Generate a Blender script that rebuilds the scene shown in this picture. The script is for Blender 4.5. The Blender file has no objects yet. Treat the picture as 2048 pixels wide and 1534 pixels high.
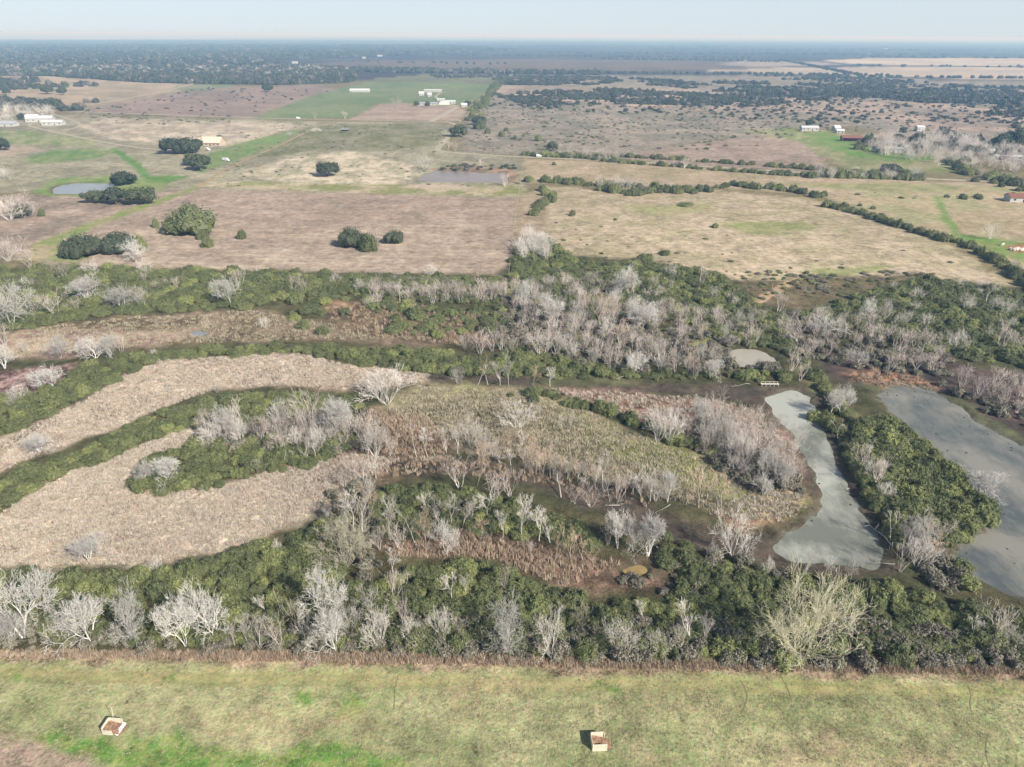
import bpy, bmesh, math, random
import numpy as np
from mathutils import Vector, Matrix

sc = bpy.context.scene
COL = sc.collection
random.seed(7)
RNG = np.random.default_rng(7)
R = math.radians

# ------------------------------------------------------------------ camera
CAM_H = 100.0
FPX = 1409.0            # focal length in pixels of a 2048 px wide picture
PITCH = math.atan((767 - 69) / FPX)
ROLL = 0.336 * math.pi / 180
right0 = Vector((1, 0, 0)); up0 = Vector((0, math.sin(PITCH), math.cos(PITCH)))
FWD = Vector((0, math.cos(PITCH), -math.sin(PITCH)))
RT = right0 * math.cos(ROLL) + up0 * math.sin(ROLL)
UP = -right0 * math.sin(ROLL) + up0 * math.cos(ROLL)
cam_d = bpy.data.cameras.new("camera"); cam = bpy.data.objects.new("camera", cam_d); COL.objects.link(cam)
m = Matrix((RT, UP, -FWD)).transposed().to_4x4(); m.translation = Vector((0, 0, CAM_H)); cam.matrix_world = m
cam_d.sensor_width = 36.0; cam_d.lens = 36.0 * FPX / 2048
cam_d.clip_start = 1.0; cam_d.clip_end = 200000
sc.camera = cam

# ------------------------------------------------------------------ sky, sun, exposure
SUN_EL, SUN_AZ = R(35), R(133)      # azimuth of the sun measured clockwise from +Y (the way the camera looks)
w = bpy.data.worlds.new("World"); sc.world = w; w.use_nodes = True
nt = w.node_tree; nt.nodes.clear()
sky = nt.nodes.new("ShaderNodeTexSky"); sky.sky_type = 'NISHITA'; sky.sun_disc = False
sky.sun_elevation = SUN_EL; sky.sun_rotation = SUN_AZ
sky.air_density = .62; sky.dust_density = .45; sky.ozone_density = 2.0; sky.altitude = 100
bg = nt.nodes.new("ShaderNodeBackground"); bg.inputs['Strength'].default_value = 0.09
wo = nt.nodes.new("ShaderNodeOutputWorld")
# a thin veil of high cloud whitens the sky, most of all low down where the line of sight through it is longest
tcw = nt.nodes.new("ShaderNodeTexCoord"); sxw = nt.nodes.new("ShaderNodeSeparateXYZ"); nt.links.new(tcw.outputs['Generated'], sxw.inputs[0])
mrw = nt.nodes.new("ShaderNodeMapRange"); mrw.interpolation_type = 'SMOOTHERSTEP'; mrw.inputs[1].default_value = -.1; mrw.inputs[2].default_value = .8; mrw.inputs[3].default_value = .82; mrw.inputs[4].default_value = .06
nt.links.new(sxw.outputs[2], mrw.inputs[0])
mxw = nt.nodes.new("ShaderNodeMix"); mxw.data_type = 'RGBA'; mxw.inputs[7].default_value = (5.5, 6.15, 6.7, 1); nt.links.new(mrw.outputs[0], mxw.inputs[0]); nt.links.new(sky.outputs[0], mxw.inputs[6])
nt.links.new(mxw.outputs[2], bg.inputs[0]); nt.links.new(bg.outputs[0], wo.inputs[0])
sl = bpy.data.lights.new("sun", 'SUN'); sl.energy = 5.0; sl.angle = R(0.6); sl.color = (1.0, 0.955, 0.88)
sun = bpy.data.objects.new("sun", sl); COL.objects.link(sun)
sd = Vector((math.sin(SUN_AZ) * math.cos(SUN_EL), math.cos(SUN_AZ) * math.cos(SUN_EL), math.sin(SUN_EL)))
sun.rotation_euler = sd.to_track_quat('Z', 'Y').to_euler(); sun.location = (0, 0, 300)
vs = sc.view_settings
vs.view_transform = 'Standard'; vs.look = 'None'; vs.gamma = 1; vs.use_curve_mapping = False; vs.exposure = 0.53
sc.cycles.max_bounces = 4; sc.cycles.diffuse_bounces = 2; sc.cycles.glossy_bounces = 2
sc.cycles.transmission_bounces = 2; sc.cycles.volume_bounces = 0; sc.cycles.transparent_max_bounces = 4
sc.cycles.use_denoising = True

# ------------------------------------------------------------------ picture <-> place
RTn, UPn, FWn = (np.array(v) for v in (RT, UP, FWD))
def G(u, v, z=0.0):
    """ground point seen at pixel u, v of the 2048 x 1534 photograph"""
    d = FWn + RTn * ((u - 1024) / FPX) + UPn * ((767 - v) / FPX)
    t = (z - CAM_H) / min(d[2], -1e-4)
    return (d[0] * t, d[1] * t)
def GP(pts): return np.array([G(*p) for p in pts])
def proj(x, y, z=0.0):
    p = np.array((x, y, z - CAM_H)); dz = p @ FWn
    return 1024 + FPX * (p @ RTn) / dz, 767 - FPX * (p @ UPn) / dz, dz
def hm(x, y, hpx):
    """metres of height that show as hpx pixels at x, y"""
    _, v0, _ = proj(x, y, 0); _, v1, _ = proj(x, y, 1)
    return hpx / (v0 - v1)
def wm(x, y, wpx): return wpx * proj(x, y, 0)[2] / FPX

def _h(ix, iy, s):
    n = (ix.astype(np.int64) * 374761393 + iy.astype(np.int64) * 668265263 + s * 1442695041) & 0xffffffff
    n = ((n ^ (n >> 13)) * 1274126177) & 0xffffffff
    return ((n ^ (n >> 16)) & 0xffff) / 65535.0
def vnoise(x, y, s=0):
    ix = np.floor(x); iy = np.floor(y); fx = x - ix; fy = y - iy
    fx = fx * fx * (3 - 2 * fx); fy = fy * fy * (3 - 2 * fy)
    a = _h(ix, iy, s); b = _h(ix + 1, iy, s); c = _h(ix, iy + 1, s); d = _h(ix + 1, iy + 1, s)
    return (a * (1 - fx) + b * fx) * (1 - fy) + (c * (1 - fx) + d * fx) * fy
def fbm(x, y, scale, s=0, octv=3):
    x = np.asarray(x, float) / scale; y = np.asarray(y, float) / scale; r = 0; a = .5; t = 0
    for o in range(octv):
        r = r + a * vnoise(x * 2 ** o + 17.3 * o, y * 2 ** o - 9.1 * o, s + o); t += a; a *= .55
    return r / t
def sstep(a, b, x):
    t = np.clip((x - a) / (b - a), 0, 1); return t * t * (3 - 2 * t)
def sdf(poly, X, Y, margin):
    """signed distance (positive inside) to a closed polygon; -margin beyond its margin"""
    out = np.full(X.shape, -float(margin))
    x0, y0 = poly.min(0) - margin; x1, y1 = poly.max(0) + margin
    sel = (X > x0) & (X < x1) & (Y > y0) & (Y < y1)
    if not sel.any(): return out
    x = X[sel]; y = Y[sel]; d2 = np.full(x.shape, 1e30); ins = np.zeros(x.shape, bool)
    n = len(poly)
    for i in range(n):
        ax, ay = poly[i]; bx, by = poly[(i + 1) % n]
        ex, ey = bx - ax, by - ay; L = ex * ex + ey * ey + 1e-12
        t = np.clip(((x - ax) * ex + (y - ay) * ey) / L, 0, 1)
        d2 = np.minimum(d2, (x - ax - t * ex) ** 2 + (y - ay - t * ey) ** 2)
        if ay != by: ins ^= ((ay > y) != (by > y)) & (x < ex * (y - ay) / (by - ay) + ax)
    d = np.sqrt(d2); out[sel] = np.where(ins, d, -np.minimum(d, margin))
    return out
def line_sdf(pts, X, Y, margin):
    out = np.full(X.shape, float(margin))
    x0, y0 = pts.min(0) - margin; x1, y1 = pts.max(0) + margin
    sel = (X > x0) & (X < x1) & (Y > y0) & (Y < y1)
    if not sel.any(): return out
    x = X[sel]; y = Y[sel]; d2 = np.full(x.shape, 1e30)
    for (ax, ay), (bx, by) in zip(pts[:-1], pts[1:]):
        ex, ey = bx - ax, by - ay; L = ex * ex + ey * ey + 1e-12
        t = np.clip(((x - ax) * ex + (y - ay) * ey) / L, 0, 1)
        d2 = np.minimum(d2, (x - ax - t * ex) ** 2 + (y - ay - t * ey) ** 2)
    out[sel] = np.minimum(np.sqrt(d2), margin); return out

CAL = 1.62     # how bright a sunlit level surface of albedo 1 comes out (sun, sky, exposure)
def alb(c, k=CAL):
    c = np.array(c, float) / 255
    lin = np.where(c <= .04045, c / 12.92, ((c + .055) / 1.055) ** 2.4)
    return lin / k

# ------------------------------------------------------------------ outlines of the place (pixels on the ground)
PONDS = {
 'narrow': [(1548,797),(1562,787),(1590,784),(1608,792),(1625,830),(1650,900),(1682,970),(1722,1040),(1752,1095),(1742,1118),(1660,1116),(1595,1108),(1562,1094),(1584,1072),(1618,1056),(1652,1025),(1662,990),(1638,930),(1598,865),(1566,830)],
 'broad': [(1765,788),(1800,772),(1850,778),(1905,805),(1960,850),(2050,895),(2200,960),(2240,1260),(2100,1205),(2010,1168),(1945,1140),(1925,1112),(1985,1062),(1988,1010),(1925,935),(1855,875),(1800,825)],
 'oval': [(1452,716),(1462,704),(1485,698),(1510,698),(1530,706),(1546,722),(1540,732),(1505,730),(1475,726)],
 'stock': [(836,359),(850,347),(872,342),(935,343),(1000,345),(1010,352),(1008,362),(940,363),(880,362)],
 'round': [(108,380),(112,374),(130,368),(165,365),(200,365),(224,368),(215,376),(180,384),(135,386),(112,385)],
 'puddle': [(1252,1137),(1262,1131),(1280,1130),(1290,1137),(1280,1144),(1262,1144)],
 'seep': [(382,664),(390,660),(404,660),(412,664),(402,669),(388,669)],
}
MUD = [(850,738),(1000,742),(1250,757),(1420,768),(1540,768),(1640,775),(1665,850),(1700,930),(1730,1000),(1790,1100),(1800,1150),(1700,1155),(1500,1125),(1380,1095),(1250,1045),(1100,985),(950,945),(760,948),(740,920),(950,915),(1120,945),(1280,990),(1400,1040),(1500,1062),(1580,1055),(1625,1000),(1605,930),(1560,850),(1500,805),(1400,790),(1250,790),(1100,775),(960,768),(850,758)]
def in_px(poly): return GP(poly)
PONDW = {k: GP(p) for k, p in PONDS.items()}
MUDW = GP(MUD)

def height(X, Y):
    X = np.asarray(X, float); Y = np.asarray(Y, float)
    near = 1 - sstep(280, 420, Y)
    z = (fbm(X, Y, 45, 5, 2) - .5) * .3 * near + (fbm(X, Y, 5, 9, 2) - .5) * .16 * near
    d = sdf(MUDW, X, Y, 6.0); z = z - .30 * sstep(-2.5, 4, d)
    for k, p in PONDW.items():
        s = {'puddle': .5, 'seep': .5}.get(k, 1.0)
        j = (fbm(X, Y, 4, 3, 3) - .5) * 3.0 * s
        d = sdf(p, X, Y, 9.0) + j + 1.3 * s
        w = sstep(-2.5 * s, 2.5 * s, d); tgt = -1.25
        z = z * (1 - w) + tgt * w
    return z
def H1(x, y): return float(height(np.array([x]), np.array([y]))[0])
WATER_Z = -.60

# ground cover layers: name, outline, colour a, colour b, patch size, edge softness (m), grain
L = []
def tone(c):
    """the colours below were noted by eye from the far view; dry ground is paler and pinker than noted, grass greyer"""
    r, g, b = c; s = r + g + b
    if g > r: return (r + 10, g + 2, b + 22)
    if s > 380: k = 1.10 if s > 410 else 1.06; return (min(r * k, 235), min(g * k, 222), min(b * k + 16, 210))
    return (r + 2, g + 3, b + 8)
def lay(name, poly, a, b=None, patch=12, soft=2.0, grain=.5, warp=None, line=None, amt=1.0, rows=0):
    L.append(dict(name=name, poly=GP(poly), a=alb(tone(a)), b=alb(tone(b or a)), patch=patch, soft=soft, grain=grain,
                  warp=soft if warp is None else warp, line=line, amt=amt, rows=rows))
FAR = 64
# far country
lay('ground', [(-3000,69.5),(5000,69.5),(5000,160),(-3000,160)], (92,88,76), (70,72,62), 260, 60, .5)
lay('plain', [(560,112),(900,100),(1300,104),(2600,110),(2600,126),(1600,119),(1000,116),(640,122)], (98,90,78), (70,72,62), 300, 40, .4)
lay('plain', [(560,132),(700,122),(1000,118),(1500,122),(1560,140),(1200,141),(960,141),(700,139)], (134,116,98), (118,104,90), 200, 30, .4)
lay('field', [(1640,121),(1740,116),(2700,116),(2700,133),(1900,132),(1700,128)], (206,192,164), (190,176,148), 260, 15, .3)
lay('field', [(1600,134),(1900,134),(2700,136),(2700,168),(2048,160),(1780,153),(1500,146),(1400,141)], (200,184,156), (180,166,138), 200, 15, .3)
lay('field', [(1480,121),(1640,124),(1690,130),(1500,134),(1440,128)], (172,160,136), (156,144,122), 200, 15, .3)
lay('woodland_floor', [(-1500,84),(-10,84),(560,86),(1000,88),(1030,100),(760,106),(620,122),(560,135),(720,145),(700,165),(560,170),(300,165),(90,150),(-1500,150)], (70,72,56), (92,84,70), 120, 25, .5)
lay('field', [(-1500,72),(500,73),(620,76),(300,79),(-1500,80)], (190,182,150), (150,146,118), 500, 60, .3)
lay('field', [(600,104),(700,99),(830,99),(820,104),(700,110)], (150,150,112), (132,124,104), 200, 25, .3)
# middle distance
lay('pasture', [(-900,148),(60,150),(330,165),(420,172),(150,222),(-900,230)], (188,168,136), (160,146,112), 60, 10, .4)
lay('field', [(130,226),(170,217),(330,190),(420,172),(640,172),(690,180),(600,212),(500,238),(340,232)], (166,146,124), (154,136,114), 40, 6, .4)
lay('pasture', [(330,176),(420,168),(470,172),(440,178),(360,182)], (124,146,92), (150,150,108), 30, 6, .3)
lay('pasture', [(500,237),(560,214),(640,187),(740,162),(960,160),(992,166),(960,196),(925,212),(760,206),(700,237)], (120,146,84), (140,156,98), 60, 5, .3)
lay('pasture', [(720,160),(860,148),(1000,150),(990,168),(860,164)], (120,124,86), (140,140,100), 60, 8, .4)
lay('field', [(700,239),(735,220),(762,205),(860,208),(920,212),(932,226),(915,243)], (182,162,136), (166,148,122), 24, 4, .4, rows=16)
lay('scrubland', [(1000,150),(1500,150),(2048,165),(2800,170),(2800,345),(2048,330),(1700,250),(1560,270),(1320,292),(1250,320),(920,304),(925,255),(960,200)], (160,148,124), (140,134,108), 30, 8, .6)
lay('scrubland', [(1000,172),(1200,176),(1330,170),(1500,196),(1800,200),(2048,225),(1700,230),(1300,218),(1100,200),(980,196)], (190,168,142), (156,142,118), 40, 10, .6)
lay('scrubland', [(1720,225),(2048,215),(2300,220),(2300,262),(1850,262)], (184,162,138), (150,136,112), 40, 8, .6)
lay('field', [(1240,318),(1330,295),(1450,280),(1620,268),(1660,300),(1640,345),(1400,333)], (174,154,130), (158,140,114), 14, 4, .5)
lay('pasture', [(1490,262),(1600,256),(1700,268),(1740,290),(1900,310),(1950,345),(1700,340),(1640,310),(1600,285)], (136,154,84), (166,158,112), 16, 4, .4)
lay('lawn', [(1600,266),(1660,262),(1700,280),(1760,300),(1880,318),(1800,326),(1700,312),(1640,290)], (112,158,62), (140,160,84), 10, 3, .3)
lay('pasture', [(-900,228),(130,228),(500,240),(880,246),(905,252),(880,300),(1048,316),(1045,396),(360,378),(-900,400)], (172,164,130), (152,146,112), 18, 4, .5)
lay('field', [(160,250),(210,238),(520,242),(600,250),(560,275),(470,290),(320,290),(210,276)], (206,190,160), (170,158,130), 14, 4, .5)
lay('pasture', [(560,262),(700,246),(890,250),(880,290),(780,300),(640,300),(500,320),(470,300)], (152,146,112), (132,132,92), 14, 4, .5)
lay('field', [(560,320),(700,300),(830,330),(820,372),(640,372),(470,350)], (214,198,166), (172,164,128), 9, 4, .5)
lay('pasture', [(-200,262),(60,262),(150,272),(200,284),(170,292),(40,290),(-200,286)], (128,154,84), (166,164,116), 14, 4, .4)
lay('pasture', [(40,318),(100,302),(190,296),(225,302),(190,318),(90,328)], (112,152,76), (146,164,94), 10, 4, .4)
lay('field', [(-100,285),(40,288),(80,300),(10,314),(-100,318)], (186,168,142), (172,158,126), 12, 4, .4)
lay('lawn', [(225,297),(250,305),(285,330),(300,352),(330,350),(380,352),(320,372),(290,360),(272,338),(240,312),(215,300)], (98,150,58), (120,160,70), 8, 2, .3)
lay('lawn', [(70,386),(95,360),(160,354),(235,352),(330,362),(330,385),(230,398),(130,400)], (120,160,66), (150,166,96), 10, 3, .35)
lay('pasture', [(470,290),(520,275),(600,258),(560,290),(480,318),(400,345),(385,320)], (122,156,78), (140,158,92), 14, 3, .4)
lay('pasture', [(700,368),(1048,372),(1045,394),(700,386),(380,372),(420,362)], (150,160,88), (190,176,138), 14, 3, .4)
lay('bare_soil', [(800,372),(860,369),(945,372),(930,378),(820,377)], (206,186,156), (196,176,146), 10, 1.5, .2)
lay('bare_soil', [(866,338),(905,334),(1010,336),(1040,345),(1030,366),(1008,364),(1012,346),(900,341)], (180,148,114), (146,124,100), 8, 1.5, .3)
lay('field', [(-900,400),(200,392),(370,378),(140,470),(60,520),(-900,540)], (176,156,130), (154,138,112), 14, 4, .5)
lay('field', [(372,377),(700,386),(1036,396),(1030,460),(1018,548),(700,548),(400,536),(90,528),(128,478),(250,418)], (178,158,132), (166,148,122), 22, 2, .5, rows=7)
lay('field', [(150,470),(420,440),(700,455),(960,440),(1020,470),(1010,546),(700,546),(420,534),(100,526)], (188,170,142), (172,154,126), 12, 10, .5, amt=.8, rows=7)
lay('pasture', [(60,492),(140,458),(250,420),(370,380),(385,372),(392,380),(260,428),(150,472),(72,505)], (138,166,78), (166,168,104), 8, 2, .3)
lay('pasture', [(40,520),(80,490),(190,495),(160,525)], (150,166,92), (176,160,118), 8, 3, .3)
lay('field', [(1048,318),(1240,324),(1480,340),(1640,352),(1900,364),(2400,372),(2400,420),(1620,388),(1400,372),(1050,366)], (186,166,132), (168,154,114), 20, 3, .4)
lay('field', [(1092,372),(1240,384),(1420,380),(1620,398),(1760,440),(1900,492),(2040,575),(1900,562),(1700,560),(1500,565),(1300,520),(1130,510),(1040,450)], (192,174,140), (172,160,120), 12, 3, .55)
lay('field', [(1036,395),(1090,372),(1100,420),(1080,470),(1020,500)], (178,160,124), (160,142,110), 12, 2, .5)
lay('pasture', [(1640,388),(1900,370),(2400,380),(2400,560),(2048,560),(1920,488),(1750,430)], (164,160,112), (182,164,124), 18, 3, .4)
lay('field', [(1905,420),(2048,412),(2300,420),(2300,470),(2020,476),(1930,455)], (184,166,128), (170,156,112), 14, 3, .4)
lay('lawn', [(1880,392),(1900,440),(1930,470),(2048,486),(2300,490),(2300,540),(2048,525),(1925,485),(1880,440),(1868,392)], (120,162,66), (150,164,90), 8, 2, .3)
lay('bare_soil', [(2008,492),(2048,488),(2200,490),(2200,505),(2030,504)], (190,140,96), (170,120,84), 4, 1, .3)
lay('pasture', [(1560,368),(1800,366),(1960,372),(1900,384),(1700,380)], (150,160,92), (170,164,112), 10, 3, .3)
lay('pasture', [(1230,412),(1420,408),(1430,424),(1300,430)], (166,166,108), (170,160,112), 8, 4, .4)
lay('pasture', [(1430,448),(1600,440),(1640,458),(1520,470)], (148,160,90), (160,158,104), 8, 4, .4)
lay('pasture', [(1600,540),(1700,533),(1800,530),(1760,545),(1640,555)], (150,164,92), (160,158,104), 8, 3, .4)
# wet ground between the thickets
lay('marsh', [(-900,540),(400,538),(1000,552),(1060,470),(1140,512),(1300,522),(1500,568),(1700,565),(1900,562),(2048,575),(3000,700),(3000,1335),(2048,1335),(1000,1318),(-900,1300)], (104,98,68), (88,88,58), 10, 3, .6)
lay('scrubland', [(1480,560),(1700,552),(1860,548),(1700,590),(1600,620),(1500,600)], (132,116,88), (112,104,76), 8, 3, .6)
lay('marsh', [(-900,700),(-50,672),(60,655),(200,636),(500,616),(640,640),(900,672),(860,690),(600,682),(420,686),(300,692),(100,720),(-900,760)], (150,132,102), (128,112,88), 9, 3, .6)
lay('marsh', [(-300,700),(0,668),(160,655),(420,670),(300,688),(100,712),(-300,740)], (182,160,134), (160,136,112), 9, 4, .6)
lay('marsh', [(640,620),(760,600),(1040,640),(1040,700),(900,690),(700,668)], (132,114,88), (112,96,78), 7, 3, .6)
lay('reed_marsh', [(-900,990),(-50,910),(60,850),(160,800),(250,752),(310,716),(420,712),(600,704),(700,730),(860,745),(850,762),(740,778),(560,772),(430,778),(330,815),(180,872),(40,926),(-50,975),(-900,1100)], (214,194,166), (192,170,142), 8, 2.5, .7)
lay('marsh', [(-900,950),(-40,905),(40,868),(120,825),(100,850),(0,910),(-900,1000)], (140,122,104), (120,106,88), 6, 2, .5)
lay('reed_marsh', [(-900,1180),(-50,1055),(60,985),(150,938),(240,902),(340,864),(430,846),(520,852),(420,884),(290,935),(265,965),(270,985),(420,975),(560,938),(700,905),(900,915),(760,945),(680,985),(600,1040),(500,1085),(400,1112),(280,1132),(-900,1170)], (218,198,168), (198,176,146), 8, 2.5, .7)
lay('marsh', [(560,938),(700,905),(900,915),(900,940),(760,945),(680,985),(620,1020),(600,980)], (160,136,112), (130,106,90), 6, 5, .7, amt=.8)
lay('marsh', [(-100,745),(60,738),(150,728),(150,760),(60,795),(-100,810)], (184,156,138), (112,84,76), 2.2, 2, .8)
lay('mud', MUD, (116,102,88), (96,86,74), 7, 2.5, .5)
lay('marsh', [(1080,772),(1180,778),(1400,795),(1500,815),(1560,860),(1600,930),(1600,985),(1400,880),(1250,830)], (186,154,132), (150,120,100), 4, 3, .8)
lay('marsh', [(1050,748),(1180,752),(1400,762),(1200,772),(1080,768)], (116,124,76), (104,104,72), 5, 3, .4)
lay('grassy_bank', [(830,770),(930,768),(1040,778),(1180,822),(1300,875),(1400,905),(1500,955),(1605,985),(1600,1035),(1500,1050),(1400,1020),(1250,975),(1100,935),(950,905),(760,915),(720,860),(740,815)], (154,140,108), (122,112,88), 3.0, 2.5, .7)
lay('grassy_bank', [(820,770),(930,766),(1040,776),(1180,820),(1300,872),(1450,930),(1500,970),(1350,925),(1150,840),(1040,795),(920,790),(820,800),(740,816)], (166,162,108), (160,148,110), 4, 2.5, .6)
lay('grassy_bank', [(1150,850),(1350,905),(1500,975),(1600,1000),(1570,1035),(1480,1030),(1380,975),(1250,920)], (148,160,84), (138,138,82), 5, 3, .6)
lay('marsh', [(1500,985),(1600,985),(1610,1020),(1560,1048),(1470,1055),(1420,1030),(1520,1025)], (196,168,124), (156,130,96), 4, 2.5, .7)
lay('marsh', [(740,815),(850,828),(900,880),(900,912),(760,915),(720,870)], (116,98,80), (96,84,66), 4, 3, .7)
lay('marsh', [(740,1085),(900,1062),(1080,1092),(1240,1128),(1370,1150),(1340,1178),(1120,1178),(1000,1118),(800,1115)], (160,132,104), (112,92,76), 4, 2.5, .8)
lay('mud', [(1205,1120),(1280,1118),(1360,1150),(1330,1168),(1240,1160)], (122,106,84), (108,94,76), 4, 2, .4)
lay('mud', [(1640,700),(1760,700),(1900,722),(2048,745),(3000,880),(3000,1040),(2100,900),(1980,835),(1900,795),(1820,768),(1700,775),(1640,745)], (108,90,82), (88,78,70), 8, 3, .5)
lay('mud', [(1690,765),(1800,762),(1910,790),(2048,880),(2300,980),(2300,1010),(2048,915),(1900,820),(1780,790)], (114,128,74), (104,104,80), 4, 2, .4)
lay('marsh', [(1690,745),(1750,738),(1840,752),(1900,790),(1800,775),(1710,762)], (186,142,104), (108,94,82), 1.6, 2, .7)
lay('pasture', [(1110,640),(1180,635),(1300,660),(1450,670),(1440,700),(1300,690),(1140,670)], (166,160,92), (140,138,84), 6, 3, .6)
lay('marsh', [(1590,730),(1640,745),(1720,830),(1700,845),(1640,790),(1600,760)], (126,142,76), (140,126,92), 5, 1.5, .5)
lay('marsh', [(1520,590),(1590,555),(1600,562),(1530,604),(1505,612)], (200,172,130), (180,154,116), 3, .8, .4)
lay('bare_soil', [(650,600),(720,605),(700,625),(640,622)], (186,154,116), (120,104,80), 2, 1.5, .5)
# grass strip in front
lay('grass_strip', [(-3000,1300),(-200,1303),(500,1310),(1000,1322),(1500,1336),(2048,1345),(5000,1400),(5000,2600),(-3000,2600)], (178,175,122), (157,169,104), 8, .8, .5)
lay('grass_strip', [(-3000,1298),(-200,1301),(500,1306),(1000,1318),(1500,1332),(2048,1341),(5000,1400),(5000,1440),(2048,1362),(1500,1352),(1000,1342),(500,1330),(0,1322),(-3000,1310)], (172,150,118), (146,128,98), 2.5, 1.2, .8)
lay('grass_strip', [(-3000,1350),(0,1334),(500,1342),(1000,1352),(1500,1358),(2048,1372),(5000,1420),(5000,1450),(2048,1398),(1500,1384),(1000,1376),(500,1370),(0,1358),(-3000,1370)], (170,176,104), (180,172,112), 10, 1, .3)
for dv in (0, 18):
    lay('grass_strip', [(-3000,1346+dv),(0,1338+dv),(500,1350+dv),(1000,1358+dv),(1500,1364+dv),(2048,1378+dv),(5000,1430+dv),(5000,1433+dv),(2048,1381+dv),(1500,1367+dv),(1000,1361+dv),(500,1353+dv),(0,1341+dv),(-3000,1349+dv)], (142,154,84), (178,166,112), 5, .6, .3, warp=.3)
lay('grass_strip', [(-400,1445),(60,1452),(150,1500),(230,1540),(230,1700),(-400,1700)], (184,162,134), (170,154,122), 3, 2.5, .5)
for q in ([(90,1462),(200,1478),(330,1500),(420,1530),(300,1560),(180,1510),(60,1475)], [(250,1480),(350,1470),(450,1500),(560,1525),(420,1560),(300,1530)],
          [(420,1540),(560,1500),(680,1480),(800,1520),(900,1600),(420,1600)], [(600,1385),(640,1376),(630,1400),(618,1412),(602,1405)], [(672,1408),(700,1395),(730,1400),(725,1430),(690,1438),(664,1440)],
          [(320,1358),(350,1355),(345,1366)], [(200,1380),(240,1378),(235,1386)], [(10,1360),(40,1352),(35,1364)], [(1190,1368),(1240,1375),(1235,1388),(1170,1380)], [(238,1438),(252,1436),(254,1448),(244,1450)]):
    lay('grass_strip', q, (110,158,60), (150,172,84), 1.6, 1.0, .5)
for q in ([(1080,1400),(1300,1390),(1560,1420),(1500,1460),(1200,1430)], [(860,1400),(960,1390),(980,1430),(880,1440)], [(1700,1420),(1900,1410),(2048,1440),(1900,1480)]):
    lay('grass_strip', q, (148,154,94), (176,168,116), 3, 4, .5, amt=.8)
for q in ([(400,1440),(700,1450),(760,1470),(420,1480)], [(950,1370),(1100,1375),(1060,1400),(940,1395)], [(1500,1500),(1900,1490),(1900,1560),(1500,1560)], [(1240,1480),(1340,1490),(1300,1520)]):
    lay('grass_strip', q, (194,172,130), (176,164,114), 3, 4, .5, amt=.7)

# ------------------------------------------------------------------ materials
def mat(name, color, rough=.9, spec=.2, vary=0.0, noise=None):
    m = bpy.data.materials.new(name); m.use_nodes = True; n = m.node_tree.nodes; l = m.node_tree.links
    b = n['Principled BSDF']; b.inputs['Roughness'].default_value = rough; b.inputs['Specular IOR Level'].default_value = spec
    col = None
    rgb = n.new('ShaderNodeRGB'); rgb.outputs[0].default_value = (*color, 1); col = rgb.outputs[0]
    if noise:
        tc = n.new('ShaderNodeTexCoord'); nz = n.new('ShaderNodeTexNoise'); nz.inputs['Scale'].default_value = noise[0]; nz.inputs['Detail'].default_value = 4
        l.new(tc.outputs['Object'], nz.inputs['Vector'])
        mr = n.new('ShaderNodeMapRange'); mr.inputs[1].default_value = .3; mr.inputs[2].default_value = .7
        mr.inputs[3].default_value = 1 - noise[1]; mr.inputs[4].default_value = 1 + noise[1]; l.new(nz.outputs[0], mr.inputs[0])
        vm = n.new('ShaderNodeVectorMath'); vm.operation = 'SCALE'; l.new(col, vm.inputs[0]); l.new(mr.outputs[0], vm.inputs['Scale']); col = vm.outputs[0]
    if vary:
        oi = n.new('ShaderNodeObjectInfo'); mr = n.new('ShaderNodeMapRange'); mr.inputs[3].default_value = 1 - vary; mr.inputs[4].default_value = 1 + vary
        l.new(oi.outputs['Random'], mr.inputs[0]); vm = n.new('ShaderNodeVectorMath'); vm.operation = 'SCALE'
        l.new(col, vm.inputs[0]); l.new(mr.outputs[0], vm.inputs['Scale']); col = vm.outputs[0]
    l.new(col, b.inputs['Base Color'])
    return m

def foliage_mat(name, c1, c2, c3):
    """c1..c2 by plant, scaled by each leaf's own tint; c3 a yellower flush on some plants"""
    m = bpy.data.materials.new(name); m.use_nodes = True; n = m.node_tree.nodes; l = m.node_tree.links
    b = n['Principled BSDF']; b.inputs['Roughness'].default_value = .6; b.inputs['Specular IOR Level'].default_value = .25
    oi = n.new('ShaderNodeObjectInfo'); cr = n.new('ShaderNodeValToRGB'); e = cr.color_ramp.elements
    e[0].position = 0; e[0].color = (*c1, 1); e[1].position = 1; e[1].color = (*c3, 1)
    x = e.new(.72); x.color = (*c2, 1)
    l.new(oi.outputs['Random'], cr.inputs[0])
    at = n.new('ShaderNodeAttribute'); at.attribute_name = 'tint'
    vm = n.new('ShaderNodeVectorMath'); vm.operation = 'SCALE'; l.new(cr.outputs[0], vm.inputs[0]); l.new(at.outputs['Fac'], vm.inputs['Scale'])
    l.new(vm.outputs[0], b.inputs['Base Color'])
    return m

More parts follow.
